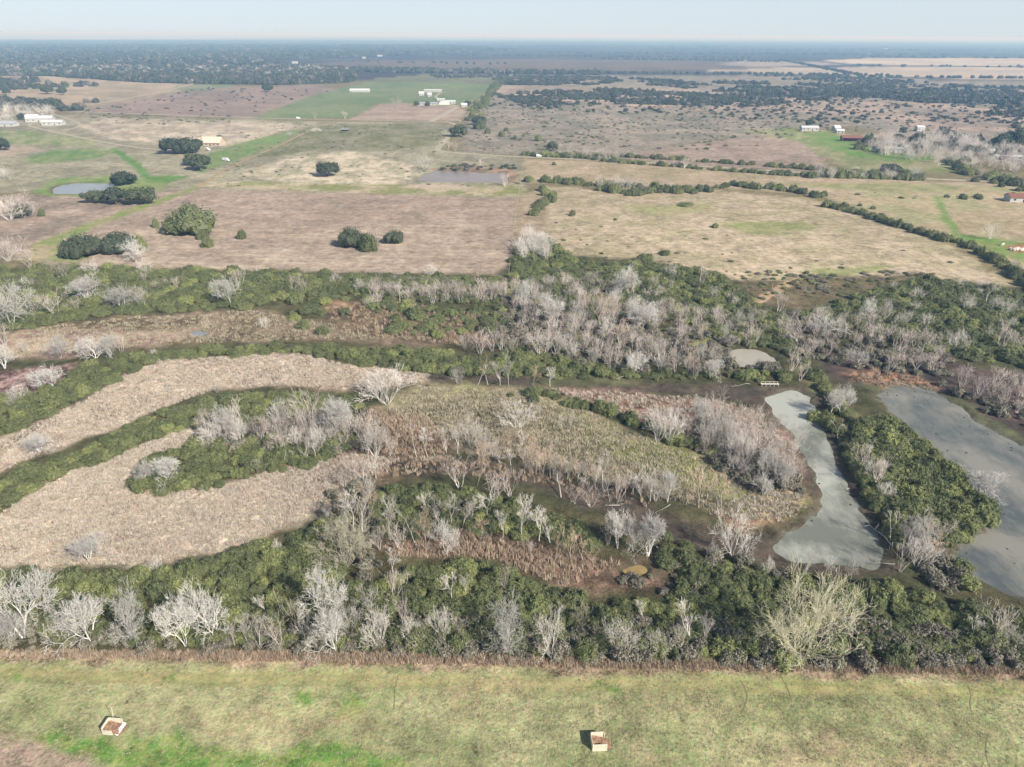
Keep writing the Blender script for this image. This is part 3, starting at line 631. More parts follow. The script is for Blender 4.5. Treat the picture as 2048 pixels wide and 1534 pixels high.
# ---- masses that nobody could count: geometry nodes instance plants on points
def scatter_group(meshes, name):
    c = bpy.data.collections.new(name)
    for i, me in enumerate(meshes):
        o = bpy.data.objects.new('%s_plant' % name, me); c.objects.link(o)
    return c
def stuff(name, label, cat, meshes, pts, rot, scl, idx):
    """pts (n,3), rot (n,) about z, scl (n,3)"""
    n = len(pts); me = bpy.data.meshes.new(name); me.vertices.add(n); me.vertices.foreach_set('co', np.asarray(pts, np.float32).ravel())
    a = me.attributes.new('spin', 'FLOAT_VECTOR', 'POINT'); r3 = np.zeros((n, 3), np.float32); r3[:, 2] = rot; a.data.foreach_set('vector', r3.ravel())
    a = me.attributes.new('size', 'FLOAT_VECTOR', 'POINT'); a.data.foreach_set('vector', np.asarray(scl, np.float32).ravel())
    a = me.attributes.new('pick', 'INT', 'POINT'); a.data.foreach_set('value', np.asarray(idx, np.int32))
    me.update()
    ng = bpy.data.node_groups.new(name, 'GeometryNodeTree')
    ng.interface.new_socket('Geometry', in_out='INPUT', socket_type='NodeSocketGeometry'); ng.interface.new_socket('Geometry', in_out='OUTPUT', socket_type='NodeSocketGeometry')
    gi = ng.nodes.new('NodeGroupInput'); go = ng.nodes.new('NodeGroupOutput'); ip = ng.nodes.new('GeometryNodeInstanceOnPoints'); ci = ng.nodes.new('GeometryNodeCollectionInfo')
    ci.inputs['Collection'].default_value = scatter_group(meshes, name); ci.inputs['Separate Children'].default_value = True; ci.inputs['Reset Children'].default_value = True
    ip.inputs['Pick Instance'].default_value = True
    def na(nm, ty):
        x = ng.nodes.new('GeometryNodeInputNamedAttribute'); x.data_type = ty; x.inputs['Name'].default_value = nm; return x.outputs['Attribute']
    l = ng.links; l.new(gi.outputs[0], ip.inputs['Points']); l.new(ci.outputs[0], ip.inputs['Instance']); l.new(na('pick', 'INT'), ip.inputs['Instance Index'])
    l.new(na('spin', 'FLOAT_VECTOR'), ip.inputs['Rotation']); l.new(na('size', 'FLOAT_VECTOR'), ip.inputs['Scale']); l.new(ip.outputs[0], go.inputs[0])
    o = link(name, me); md = o.modifiers.new('plants', 'NODES'); md.node_group = ng
    o['kind'] = 'stuff'; o['label'] = label; o['category'] = cat
    return o
def grid_in(poly_px, spacing, keep=1.0, seed=0, world=None, noise=None, thr=.5):
    P = GP(poly_px) if world is None else world
    x0, y0 = P.min(0); x1, y1 = P.max(0); x0 = max(x0, -4000); x1 = min(x1, 4000); rng = rg(seed)
    gx = np.arange(x0, x1, spacing); gy = np.arange(y0, y1, spacing); X, Y = np.meshgrid(gx, gy); X = X.ravel() + rng.uniform(-.45, .45, X.size) * spacing; Y = Y.ravel() + rng.uniform(-.45, .45, Y.size) * spacing
    k = (sdf(P, X, Y, 1.0) > 0) & (rng.random(X.size) < keep)
    if noise: k &= fbm(X, Y, noise, seed + 11, 3) > thr
    # drop what lies far outside the view
    k &= np.abs(X) < (Y * .80 + 30)
    return np.stack([X[k], Y[k]], 1)
def along(pts_px, spacing, width, seed=0, keep=1.0):
    P = GP(pts_px); rng = rg(seed); out = []
    for a, b in zip(P[:-1], P[1:]):
        n = max(1, int(np.linalg.norm(b - a) / spacing))
        for i in range(n):
            if rng.random() < keep:
                q = a + (b - a) * (i + rng.random()) / n; out.append(q + rng.normal(size=2) * width * .35)
    return np.array(out).reshape(-1, 2)
def avoid(Q, margin=0.0):
    k = np.ones(len(Q), bool)
    for n_, p in PONDW.items(): k &= sdf(p, Q[:, 0], Q[:, 1], 8) < -(1.5 + margin)
    return Q[k]
# ------------------------------------------------------------------ evergreen thickets
THICK = [
 # (outline, spacing m, radius m, height m, keep, zone words)
 ([(-160,1150),(-50,1148),(150,1150),(300,1150),(430,1128),(540,1090),(640,1045),(690,1030),(650,1100),(645,1200),(640,1288),(300,1284),(-160,1280)], 2.7, 2.5, 2.4, 1.0, 'front left thicket'),
 ([(640,1060),(700,1180),(770,1150),(850,1138),(1000,1130),(1080,1172),(1200,1212),(1330,1195),(1370,1150),(1480,1140),(1600,1165),(1750,1168),(1900,1205),(2060,1245),(2160,1270),(2160,1326),(2048,1326),(1500,1318),(1000,1304),(640,1292)], 2.5, 2.4, 2.3, .95, 'front right thicket'),
 ([(765,985),(830,975),(900,975),(960,995),(1050,1020),(1150,1050),(1200,1095),(1170,1110),(1070,1080),(990,1068),(900,1062),(800,1075),(740,1060)], 2.7, 2.5, 2.6, .95, 'thicket inside the loop'),
 ([(1320,1075),(1390,1085),(1420,1140),(1370,1165),(1330,1130)], 2.6, 2.4, 2.6, .9, 'thicket inside the loop'),
 ([(262,968),(300,925),(380,895),(430,888),(520,880),(620,868),(690,860),(740,870),(660,915),(640,930),(520,948),(430,976),(310,988)], 2.7, 2.4, 2.1, .96, 'island in the reeds'),
 ([(-160,1060),(-60,1002),(40,940),(130,918),(200,882),(330,828),(420,800),(560,788),(640,790),(720,795),(720,812),(610,845),(560,838),(430,852),(340,868),(240,906),(150,942),(60,988),(-60,1060),(-160,1120)], 2.7, 2.4, 2.0, .98, 'long strip between the reed beds'),
 ([(-160,880),(-50,836),(60,800),(120,770),(190,728),(300,708),(420,700),(580,695),(760,700),(900,710),(1000,722),(1170,724),(1240,742),(1240,758),(1100,752),(900,748),(800,738),(700,728),(600,706),(400,716),(310,722),(260,752),(150,806),(60,852),(-50,896),(-160,950)], 3.0, 2.7, 2.4, .93, 'upper strip along the reeds'),
 ([(1240,742),(1420,742),(1560,745),(1600,765),(1420,760),(1240,758)], 3.0, 2.4, 2.3, .7, 'upper strip along the reeds'),
 ([(-200,540),(200,538),(400,542),(700,551),(1010,557),(1040,600),(1000,610),(800,600),(700,590),(560,600),(480,622),(380,622),(200,632),(60,655),(-60,668),(-200,680)], 3.2, 3.0, 2.5, .95, 'belt below the ploughed field'),
 ([(520,608),(640,592),(800,604),(1000,612),(1050,640),(1050,668),(1000,676),(900,676),(720,664),(560,672),(500,650)], 4.6, 3.2, 3.0, .62, 'mounds in the old marsh'),
 ([(1020,520),(1060,480),(1100,480),(1130,520),(1280,532),(1350,534),(1440,552),(1490,590),(1560,640),(1600,700),(1560,700),(1480,690),(1350,640),(1250,640),(1150,640),(1060,610),(1020,580)], 3.4, 3.1, 2.7, .9, 'thicket below the straw field'),
 ([(1000,690),(1100,690),(1100,722),(1000,718)], 3.2, 2.8, 2.5, .8, 'thicket below the straw field'),
 ([(1590,640),(1680,606),(1780,576),(1860,556),(1960,576),(2200,625),(2300,660),(2300,780),(2100,742),(1950,725),(1800,690),(1690,655)], 3.4, 3.0, 2.7, .93, 'thicket beyond the grey pond'),
 ([(1705,855),(1740,842),(1790,846),(1850,895),(1920,955),(1970,1020),(1975,1062),(1905,1092),(1860,1092),(1810,1040),(1745,950),(1712,890)], 2.5, 2.8, 3.2, 1.0, 'tall thicket between the two ponds'),
 ([(1888,1130),(1915,1122),(1950,1165),(1935,1178),(1905,1165)], 2.6, 2.4, 2.4, 1.0, 'tall thicket between the two ponds'),
 ([(-160,800),(0,795),(60,790),(40,810),(0,822),(-160,860)], 2.8, 2.4, 2.0, .9, 'upper strip along the reeds'),
]
LINES = [
 ([(1500,622),(1540,665),(1590,715),(1640,770),(1690,828),(1710,850)], 1.61, 4.0, 2.3, 2.5, 'levee hedge'),
 ([(1640,830),(1680,870),(1715,925),(1735,975),(1770,1025),(1800,1075),(1830,1120),(1880,1160)], 1.43, 3.5, 2.3, 2.5, 'levee hedge'),
 ([(1035,792),(1110,796),(1160,806),(1230,830),(1300,858),(1380,890),(1440,905)], 1.30, 3.6, 2.2, 2.6, 'hedge on the grassy island'),
 ([(1090,380),(1100,400),(1075,420),(1060,432)], 2.48, 6, 3.6, 4.5, 'field hedge'),
 ([(1048,362),(1120,366),(1200,371),(1260,374),(1330,380),(1400,381),(1470,372),(1560,380),(1630,390),(1640,396)], 2.11, 7, 3.6, 4.0, 'field hedge'),
 ([(1200,380),(1260,390),(1300,386),(1380,385)], 2.11, 9, 3.8, 4.4, 'field hedge'),
 ([(1640,410),(1720,428),(1790,452),(1860,472),(1930,490),(1990,520),(2060,570),(2130,630)], 1.61, 5, 3.0, 3.6, 'field hedge'),
 ([(1062,312),(1150,316),(1250,326),(1400,338),(1560,350),(1700,356),(1850,360)], 2.60, 4, 3.4, 3.5, 'road hedge'),
 ([(1048,310),(1150,309),(1220,313),(1280,316),(1500,330),(1700,345)], 3.10, 4, 3.4, 3.5, 'road hedge'),
 ([(1620,352),(1700,353),(1800,356),(1850,360)], 2.23, 14, 4.4, 5.5, 'road hedge'),
 ([(940,243),(950,222),(970,200),(990,175),(1000,158)], 5.58, 14, 5, 5, 'road hedge'),
 ([(1900,326),(1930,345),(1960,352),(2000,372),(2060,380)], 3.72, 16, 5, 6, 'road hedge'),
 ([(1730,306),(1800,290),(1900,300),(2048,318),(2200,330)], 5.58, 40, 6, 7, 'far farm trees'),
 ([(1890,395),(2000,398),(2200,408)], 4.96, 8, 3, 3, 'far farm trees'),
]
mounds = []    # x, y, r, h, zone
for i, (poly, sp, r, h, keep, zone) in enumerate(THICK):
    Q = grid_in(poly, sp, keep, 200 + i)
    if zone == 'mounds in the old marsh':
        Q = Q[fbm(Q[:, 0], Q[:, 1], 16, 4, 2) > .40]
    rng = rg(i + 500)
    for q in avoid(Q, -1):
        k = .58 + .70 * rng.random() ** 1.3; k2 = .55 + .62 * rng.random()
        mounds.append((q[0], q[1], r * k * .92, h * k * k2, zone))
for i, (pts, sp, wd, r, h, zone) in enumerate(LINES):
    rng = rg(i + 700)
    for q in along(pts, sp, wd, 300 + i, .92):
        k = .45 + .75 * rng.random(); mounds.append((q[0], q[1], r * k * .95, h * k * (.8 + .4 * rng.random()), zone))
# single bushes out in the fields: u, v of the base, width px, height px
BUSHES = [(1145,431,14,11),(1430,455,14,9),(1330,509,24,9),(1370,411,36,6),(1290,524,40,16),(1128,520,40,18),(1230,440,8,4),(530,655,1,1),
 (313,455,13,19),(407,478,22,17),(417,494,26,20),(485,477,20,17),(740,499,44,30),(282,497,26,26),(380,300,10,8),(85,432,14,16),
 (960,258,26,18),(975,267,14,11),(1003,273,15,11),(1012,262,10,7),(1030,279,9,8),(1048,273,9,7),(1076,282,15,13),(1040,281,6,5),(1108,330,10,6),
 (1280,391,18,12),(1720,412,10,5),(1745,418,12,6),(2010,362,18,10),(2040,372,14,9),(1900,480,20,10)]
for u, v, wp, hp in BUSHES:
    x, y = G(u, v); mounds.append((x, y, wm(x, y, wp) / 2, hm(x, y, hp) * 1.05, 'single bush'))
def depth_of(x, y): return proj(x, y, 0)[2]
def in_frame(x, y, mu=30, mv=30):
    u, v, d = proj(x, y, 1.0); return d > 0 and -mu < u < 2048 + mu and 0 < v < 1534 + mv
size_px = np.array([(q[2] / depth_of(q[0], q[1])) if in_frame(q[0], q[1]) else 0 for q in mounds])
single = np.array([q[4] == 'single bush' for q in mounds])
order = np.argsort(-(size_px + single * 10)); N_SHRUB = 295
named = [i for i in order[:N_SHRUB] if size_px[i] > 0]; rest = [i for i in range(len(mounds)) if i not in set(named)]
SHRUB_LABEL = {
 'front left thicket': 'dense green shrub in the unbroken thicket behind the left front trees',
 'front right thicket': 'green mounded shrub in the thicket above the front weeds, centre to right',
 'thicket inside the loop': 'bright green shrub in the patch between the rusty hollow and the dark mud channel',
 'island in the reeds': 'green shrub on the tongue of brush surrounded by pale reeds',
 'long strip between the reed beds': 'low green shrub in the long strip between the two pale reed beds',
 'upper strip along the reeds': 'green shrub in the narrow strip above the upper pale reed bed',
 'belt below the ploughed field': 'dark green shrub in the belt just below the brown ploughed field',
 'mounds in the old marsh': 'rounded dark mound of evergreen shrub in the brown marsh left of centre',
 'thicket below the straw field': 'dark green shrub in the thicket just below the straw coloured field',
 'thicket beyond the grey pond': 'dark shrub in the wide thicket beyond the large grey pond',
 'tall thicket between the two ponds': 'large billowing green shrub between the narrow pond and the grey pond',
 'levee hedge': 'green shrub in the hedge on the bank beside the narrow pond',
 'hedge on the grassy island': 'dark green shrub in the short hedge crossing the grassy island',
 'field hedge': 'dark shrub in the hedge bordering the straw coloured field',
 'road hedge': 'dark shrub in the hedge along the pale road',
 'far farm trees': 'dark tree clump around the farm at the far right'}
snum = 0; zrows = {}
for i in named:
    x, y, r, h, zone = mounds[i]; rng = rg(9000 + i)
    o = link('evergreen_shrub', MOUNDS[int(rng.integers(0, 6))], None, (x, y, H1(x, y) - .1 * h), rng.random() * 6.28, (r * 1.08, r * (.95 + .2 * rng.random()), h))
    if zone == 'single bush':
        snum += 1; u, v, _ = proj(x, y)
        where = ('on the brown ploughed field' if u < 1030 and 440 < v < 545 else 'beside the pale road junction' if u < 1100 and v < 300 else 'on the straw coloured field' if v > 400 else 'by the far fields')
        szw = 'large' if r > 5 else 'medium' if r > 2.6 else 'small'
        wide = 'low and wide' if h < r * .8 else 'rounded'
        tag(o, '%s %s dark bush %s' % (szw, wide, where), 'bush', 'single bushes in the fields'); o['_u'] = u; o['_w'] = where; o['_s'] = '%s %s' % (szw, wide)
    else:
        tag(o, SHRUB_LABEL[zone], 'shrub', 'shrubs of the ' + zone); zrows.setdefault(zone, []).append((proj(x, y)[1], proj(x, y)[0], o))
ORD = ['', 'second', 'third', 'fourth', 'fifth', 'sixth', 'seventh', 'eighth', 'ninth', 'tenth']
def ordinal(n):
    if n < 10: return ORD[n] if n else 'first'
    n += 1; s = 'th' if 10 <= n % 100 <= 20 else {1: 'st', 2: 'nd', 3: 'rd'}.get(n % 10, 'th'); return '%d%s' % (n, s)
for zone, lst in zrows.items():
    lst.sort(key=lambda q: -q[0]); nr_ = max(1, min(6, round(len(lst) / 12))); per = -(-len(lst) // nr_)
    for a in range(nr_):
        row = sorted(lst[a * per:(a + 1) * per], key=lambda q: q[1]); rw = 'nearest' if a == 0 else 'farthest' if a == nr_ - 1 else ORD[a]
        for k, (_, _, o) in enumerate(row):
            if nr_ == 1: o['label'] = '%s evergreen shrub from the left, %s' % (ordinal(k), zone)
            else: o['label'] = '%s shrub from left, %s row, %s' % (ordinal(k), rw, zone)
sb = {}
for o in [o for o in COL.objects if '_u' in o.keys()]: sb.setdefault(o['_w'], []).append(o)
for wh, lst in sb.items():
    lst.sort(key=lambda o: o['_u'])
    for k, o in enumerate(lst):
        o['label'] = '%s dark bush alone %s, %s from left' % (o['_s'], wh, ordinal(k)) if k else '%s dark bush alone %s, leftmost there' % (o['_s'], wh)
        for q in ('_u', '_w', '_s'): del o[q]
for nm, lab, zs in (('thicket', 'evergreen thicket of low mounded shrubs filling the wet ground', None),):
    A = np.array([(mounds[i][0], mounds[i][1]) for i in rest]); rr = np.array([mounds[i][2] for i in rest]); hh = np.array([mounds[i][3] for i in rest]); rng = rg(4)
    zz = height(A[:, 0], A[:, 1]) - .1 * hh
    stuff(nm, lab, 'thicket', MOUNDS, np.column_stack([A, zz]), rng.random(len(A)) * 6.28, np.column_stack([rr * 1.08, rr * 1.1, hh]), rng.integers(0, 6, len(A)))

# undergrowth: brushy greyish bushes and small green ones between the mounds
UNDER = [([(640,1235),(1000,1245),(1500,1240),(2160,1270),(2160,1338),(1500,1332),(1000,1316),(640,1306)], 1.9, 1.5, .85),
 ([(-160,1262),(640,1262),(640,1306),(-160,1302)], 1.9, 1.3, .8),
 ([(640,1000),(720,950),(760,1000),(760,1130),(700,1240),(640,1240)], 2.2, 1.5, .7),
 ([(360,880),(430,860),(560,850),(680,840),(760,870),(740,905),(600,905),(420,900)], 2.2, 1.6, .7),
 ([(1000,600),(1200,610),(1500,690),(1560,740),(1200,745),(980,700)], 2.8, 1.9, .6),
 ([(1290,850),(1440,850),(1600,950),(1600,990),(1500,985),(1380,895)], 2.0, 1.5, .75),
 ([(1540,640),(1680,660),(1900,720),(1900,760),(1700,740),(1560,700)], 2.8, 1.9, .6),
 ([(740,560),(1020,565),(1020,610),(740,600)], 2.8, 1.8, .6),
 ([(1740,900),(1800,1000),(1900,1120),(1960,1190),(1860,1190),(1790,1080)], 2.2, 1.6, .6),
 ([(1880,770),(2100,830),(2100,880),(1960,820)], 2.4, 1.8, .6),
 ([(1200,1180),(1400,1100),(1600,1150),(1600,1200),(1400,1200)], 2.2, 1.4, .5)]
pts, scl = [], []
for i, (poly, sp, r, keep) in enumerate(UNDER):
    rng = rg(i + 1500)
    for q in avoid(grid_in(poly, sp, keep, 600 + i), -1):
        k = .5 + .8 * rng.random(); pts.append((q[0], q[1])); scl.append((r * k, r * k, r * k * (.8 + .6 * rng.random())))
pts = np.array(pts); scl = np.array(scl); rng = rg(77)
stuff('undergrowth', 'grey brown brushy undergrowth tangled between the bare trees', 'undergrowth', BRUSH, np.column_stack([pts, height(pts[:, 0], pts[:, 1]) - .1]), rng.random(len(pts)) * 6.28, scl, rng.integers(0, 4, len(pts)))

# far woods and scrub
far = []
def addfar(poly, sp, keep, r, h, seed, noise=None, thr=.5, low=LOW):
    rng = rg(seed)
    for q in grid_in(poly, sp, keep, seed, noise=noise, thr=thr):
        k = .6 + .8 * rng.random(); far.append((q[0], q[1], r * k, h * k * (.8 + .4 * rng.random()), int(rng.integers(0, len(LOW) + len(LOWG)))))
addfar([(-200,150),(90,152),(300,166),(560,170),(700,165),(720,148),(640,136),(560,138),(300,140),(-200,138)], 8, .85, 5.5, 9, 1)
addfar([(-300,140),(560,140),(560,120),(1030,102),(900,92),(-300,92)], 17, .85, 11, 11, 2)
addfar([(600,136),(760,146),(1000,147),(1200,150),(1200,146),(900,142)], 12, .7, 7, 8, 3)
addfar([(990,152),(1200,156),(1500,166),(1700,172),(2150,178),(2150,212),(1800,205),(1500,198),(1330,172),(1180,172),(1000,170)], 9, .8, 4.6, 5, 4, 90, .42)
addfar([(980,190),(1200,178),(1500,196),(1640,206),(1480,214),(1250,208),(1060,212)], 8, .85, 4.2, 4.5, 5, 70, .45)
addfar([(1900,190),(2200,195),(2200,300),(2100,290),(2000,240)], 10, .5, 4.2, 5, 6, 60, .5)
addfar([(1100,182),(2048,190),(2100,250),(1600,246),(960,214)], 13, .35, 3.0, 2.6, 7)
addfar([(-200,196),(200,205),(160,222),(-200,224)], 9, .6, 5, 6, 8, 50, .45)
addfar([(-200,158),(190,160),(200,176),(0,190),(-200,190)], 12, .5, 6, 7, 9, 60, .5)
addfar([(1650,150),(1900,170),(2200,188),(2200,192),(1800,182),(1560,160)], 14, .6, 5, 5, 10, 100, .5)
addfar([(170,222),(400,175),(680,180),(500,236)], 22, .35, 2.2, 1.8, 11)
addfar([(1720,262),(1900,268),(2300,300),(2300,330),(2040,322),(1900,316),(1760,302)], 9, .5, 4.6, 6, 12, 40, .5)
addfar([(900,330),(1040,330),(1030,338),(880,342)], 5, .6, 1.8, 1.6, 13)
addfar([(860,150),(1010,150),(990,168),(880,160)], 11, .6, 4, 4, 14, 60, .5)
for k, (u0, v0, u1, v1) in enumerate([(1200,147,1780,152),(1500,152,2150,158),(1560,120,1720,152),(1200,118,1560,124),(900,112,1500,116),(620,122,1000,128),(1700,132,2150,134),(-100,86,700,88),(600,92,1500,94),(1300,98,2150,101),(800,84,1800,85),(1100,106,1900,110),(1720,113,2150,117)]):
    rng = rg(900 + k)
    for q in along([(u0, v0), ((u0 + u1) / 2, (v0 + v1) / 2 + rng.uniform(-1, 1)), (u1, v1)], 12 + (k > 4) * 14, 14 + (k > 4) * 60, 50 + k, .8): far.append((q[0], q[1], 6 + (k > 6) * 8, 7.5, int(rng.integers(0, 7))))
far = [f for f in far if abs(f[0]) < f[1] * .85]
A = np.array(far); rng = rg(5)
stuff('far_woods', 'blue grey winter woods and scrub reaching to the horizon', 'woods', LOW + LOWG, np.column_stack([A[:, 0], A[:, 1], A[:, 1] * 0 - .3]), rng.random(len(A)) * 6.28, np.column_stack([A[:, 2], A[:, 2], A[:, 3]]), A[:, 4].astype(int))
# low heath flecks over the scrubland and pastures
hp = []
for i, (poly, sp, keep, r, h) in enumerate([([(940,215),(1500,212),(2048,232),(2048,262),(1700,262),(1400,288),(1250,318),(930,300),(900,250)], 8, .35, 1.5, .9),
   ([(1050,440),(1500,470),(1900,500),(2000,560),(1500,560),(1130,510)], 7, .22, 1.0, .5), ([(1480,540),(1900,545),(1700,590),(1500,600)], 3.5, .6, 1.2, .7),
   ([(400,330),(1040,320),(1040,372),(420,372)], 8, .2, 1.1, .5), ([(480,250),(890,250),(880,320),(470,320)], 10, .3, 1.4, .6), ([(170,222),(330,232),(520,242),(300,250),(140,240)], 8, .35, 1.6, .9),
   ([(1640,385),(2048,385),(2048,410),(1700,420)], 9, .2, 1.4, .8), ([(1060,240),(1700,235),(1500,300),(1100,300)], 12, .3, 2.0, 1.2)]):
    rng = rg(i + 1700)
    for q in grid_in(poly, sp, keep, 800 + i, noise=30, thr=.46):
        k = .5 + rng.random(); hp.append((q[0], q[1], r * k * 1.3, r * k, h * k))
A = np.array(hp); rng = rg(6); A = A[[all(sdf(q_, A[i:i+1, 0], A[i:i+1, 1], 8)[0] < -2 for q_ in PONDW.values()) for i in range(len(A))]]
stuff('heath', 'low dark scrub clumps dotted over the rough pastures', 'scrub', BRUSH[:2] + MOUNDS[:2], np.column_stack([A[:, 0], A[:, 1], A[:, 1] * 0 - .05]), rng.random(len(A)) * 6.28, A[:, 2:5], rng.integers(0, 4, len(A)))

# ------------------------------------------------------------------ reeds, weeds, tussocks
def tuft(name, n, hgt, lean, wd, material, rng, spread=.5):
    V, F, T = [], [], []
    for i in range(n):
        a = rng.random() * 6.28; q = spread * rng.random() ** .5; bx, by = math.cos(a) * q, math.sin(a) * q
        b2 = rng.random() * 6.28; ln = lean * (.4 + rng.random()); h = hgt * (.6 + .6 * rng.random()); c, s = math.cos(b2), math.sin(b2); w_ = wd * (.6 + .8 * rng.random())
        b = len(V); V += [(bx - s * w_, by + c * w_, 0), (bx + s * w_, by - c * w_, 0), (bx + c * ln + s * w_ * .3, by + s * ln, h)]
        F.append((b, b + 1, b + 2)); T.append(.6 + .65 * rng.random())
    me = new_mesh(name, V, F, material); ta = me.attributes.new('tint', 'FLOAT', 'FACE'); ta.data.foreach_set('value', np.array(T, np.float32)); return me
REEDT = [tuft('reed_tuft', 34, .55, .45, .045, REED, rg(i + 300)) for i in range(4)]
WEEDT = [tuft('weed_tuft', 26, .85, .25, .045, WEED, rg(i + 310)) for i in range(4)]
TUSST = [tuft('grass_tussock', 22, .38, .30, .05, GRASSM, rg(i + 320)) for i in range(3)]
def tufts(name, label, cat, polys, meshes, s0, seed):
    P = []
    for i, (poly, sp, keep, k) in enumerate(polys):
        Q = avoid(grid_in(poly, sp, keep, seed + i), -1); P.append(np.column_stack([Q, np.full(len(Q), k)]))
    A = np.concatenate(P); u = np.array([abs(p[0]) < math.hypot(p[1], 100) * .76 + 8 for p in A]); A = A[u]; rng = rg(seed); s = s0 * A[:, 2] * (.6 + .8 * rng.random(len(A)))
    stuff(name, label, cat, meshes, np.column_stack([A[:, 0], A[:, 1], height(A[:, 0], A[:, 1])]), rng.random(len(A)) * 6.28, np.column_stack([s, s, s * (.8 + .5 * rng.random(len(A)))]), rng.integers(0, len(meshes), len(A)))
tufts('reeds', 'pale dry reed and grass tufts of the marsh beds', 'reeds', [
   ([(-160,1090),(-50,1060),(60,990),(150,943),(240,907),(340,869),(430,851),(520,857),(420,889),(290,940),(265,970),(275,990),(420,980),(560,943),(700,910),(800,918),(760,945),(680,985),(600,1040),(500,1085),(400,1110),(280,1128),(-160,1135)], .68, .85, .85),
   ([(-160,965),(-50,915),(60,855),(160,805),(250,756),(310,720),(420,716),(600,708),(700,733),(860,748),(850,762),(740,778),(560,772),(430,778),(330,815),(180,872),(40,926),(-160,1020)], .9, .85, .95),
   ([(1080,775),(1400,795),(1500,815),(1560,860),(1600,930),(1600,985),(1400,880),(1250,830)], 1.2, .7, 1.2),
   ([(1500,985),(1610,985),(1612,1020),(1560,1048),(1420,1030)], .9, .7, 1.0)], REEDT, 1.0, 2000)
tufts('weeds', 'rusty brown dead weeds edging the thickets', 'weeds', [
   ([(-160,1300),(500,1303),(1000,1312),(1500,1328),(2160,1340),(2160,1354),(1500,1342),(1000,1332),(500,1322),(-160,1312)], .42, .85, .75),
   ([(760,1090),(900,1066),(1080,1096),(1240,1128),(1200,1150),(1120,1172),(1000,1122),(800,1112)], .8, .8, 1.1),
   ([(740,818),(850,832),(900,885),(890,908),(760,912),(722,868)], .9, .8, 1.1),
   ([(1700,748),(1750,742),(1840,758),(1880,785),(1800,778),(1710,765)], 1.4, .55, 1.1),
   ([(640,910),(900,915),(1100,950),(1300,1005),(1290,1015),(1080,965),(900,945),(700,960)], 1.0, .5, 1.0),
   ([(640,622),(760,600),(1040,640),(1040,690),(900,690),(700,668)], 1.6, .5, 1.2)], WEEDT, 1.0, 2100)
tufts('tussocks', 'olive grass tussocks on the rough banks', 'grass', [
   ([(840,775),(1040,782),(1180,826),(1300,880),(1500,960),(1600,990),(1590,1030),(1500,1045),(1250,972),(1100,930),(950,900),(860,870),(760,830)], .95, .8, 1.3),
   ([(-160,690),(60,660),(200,640),(500,620),(640,645),(880,680),(600,680),(300,690),(-160,735)], 1.5, .6, 1.5),
   ([(-60,1312),(500,1325),(1000,1336),(1500,1345),(2100,1358),(2300,1640),(-300,1640)], .75, .5, .42)], TUSST, 1.0, 2200)
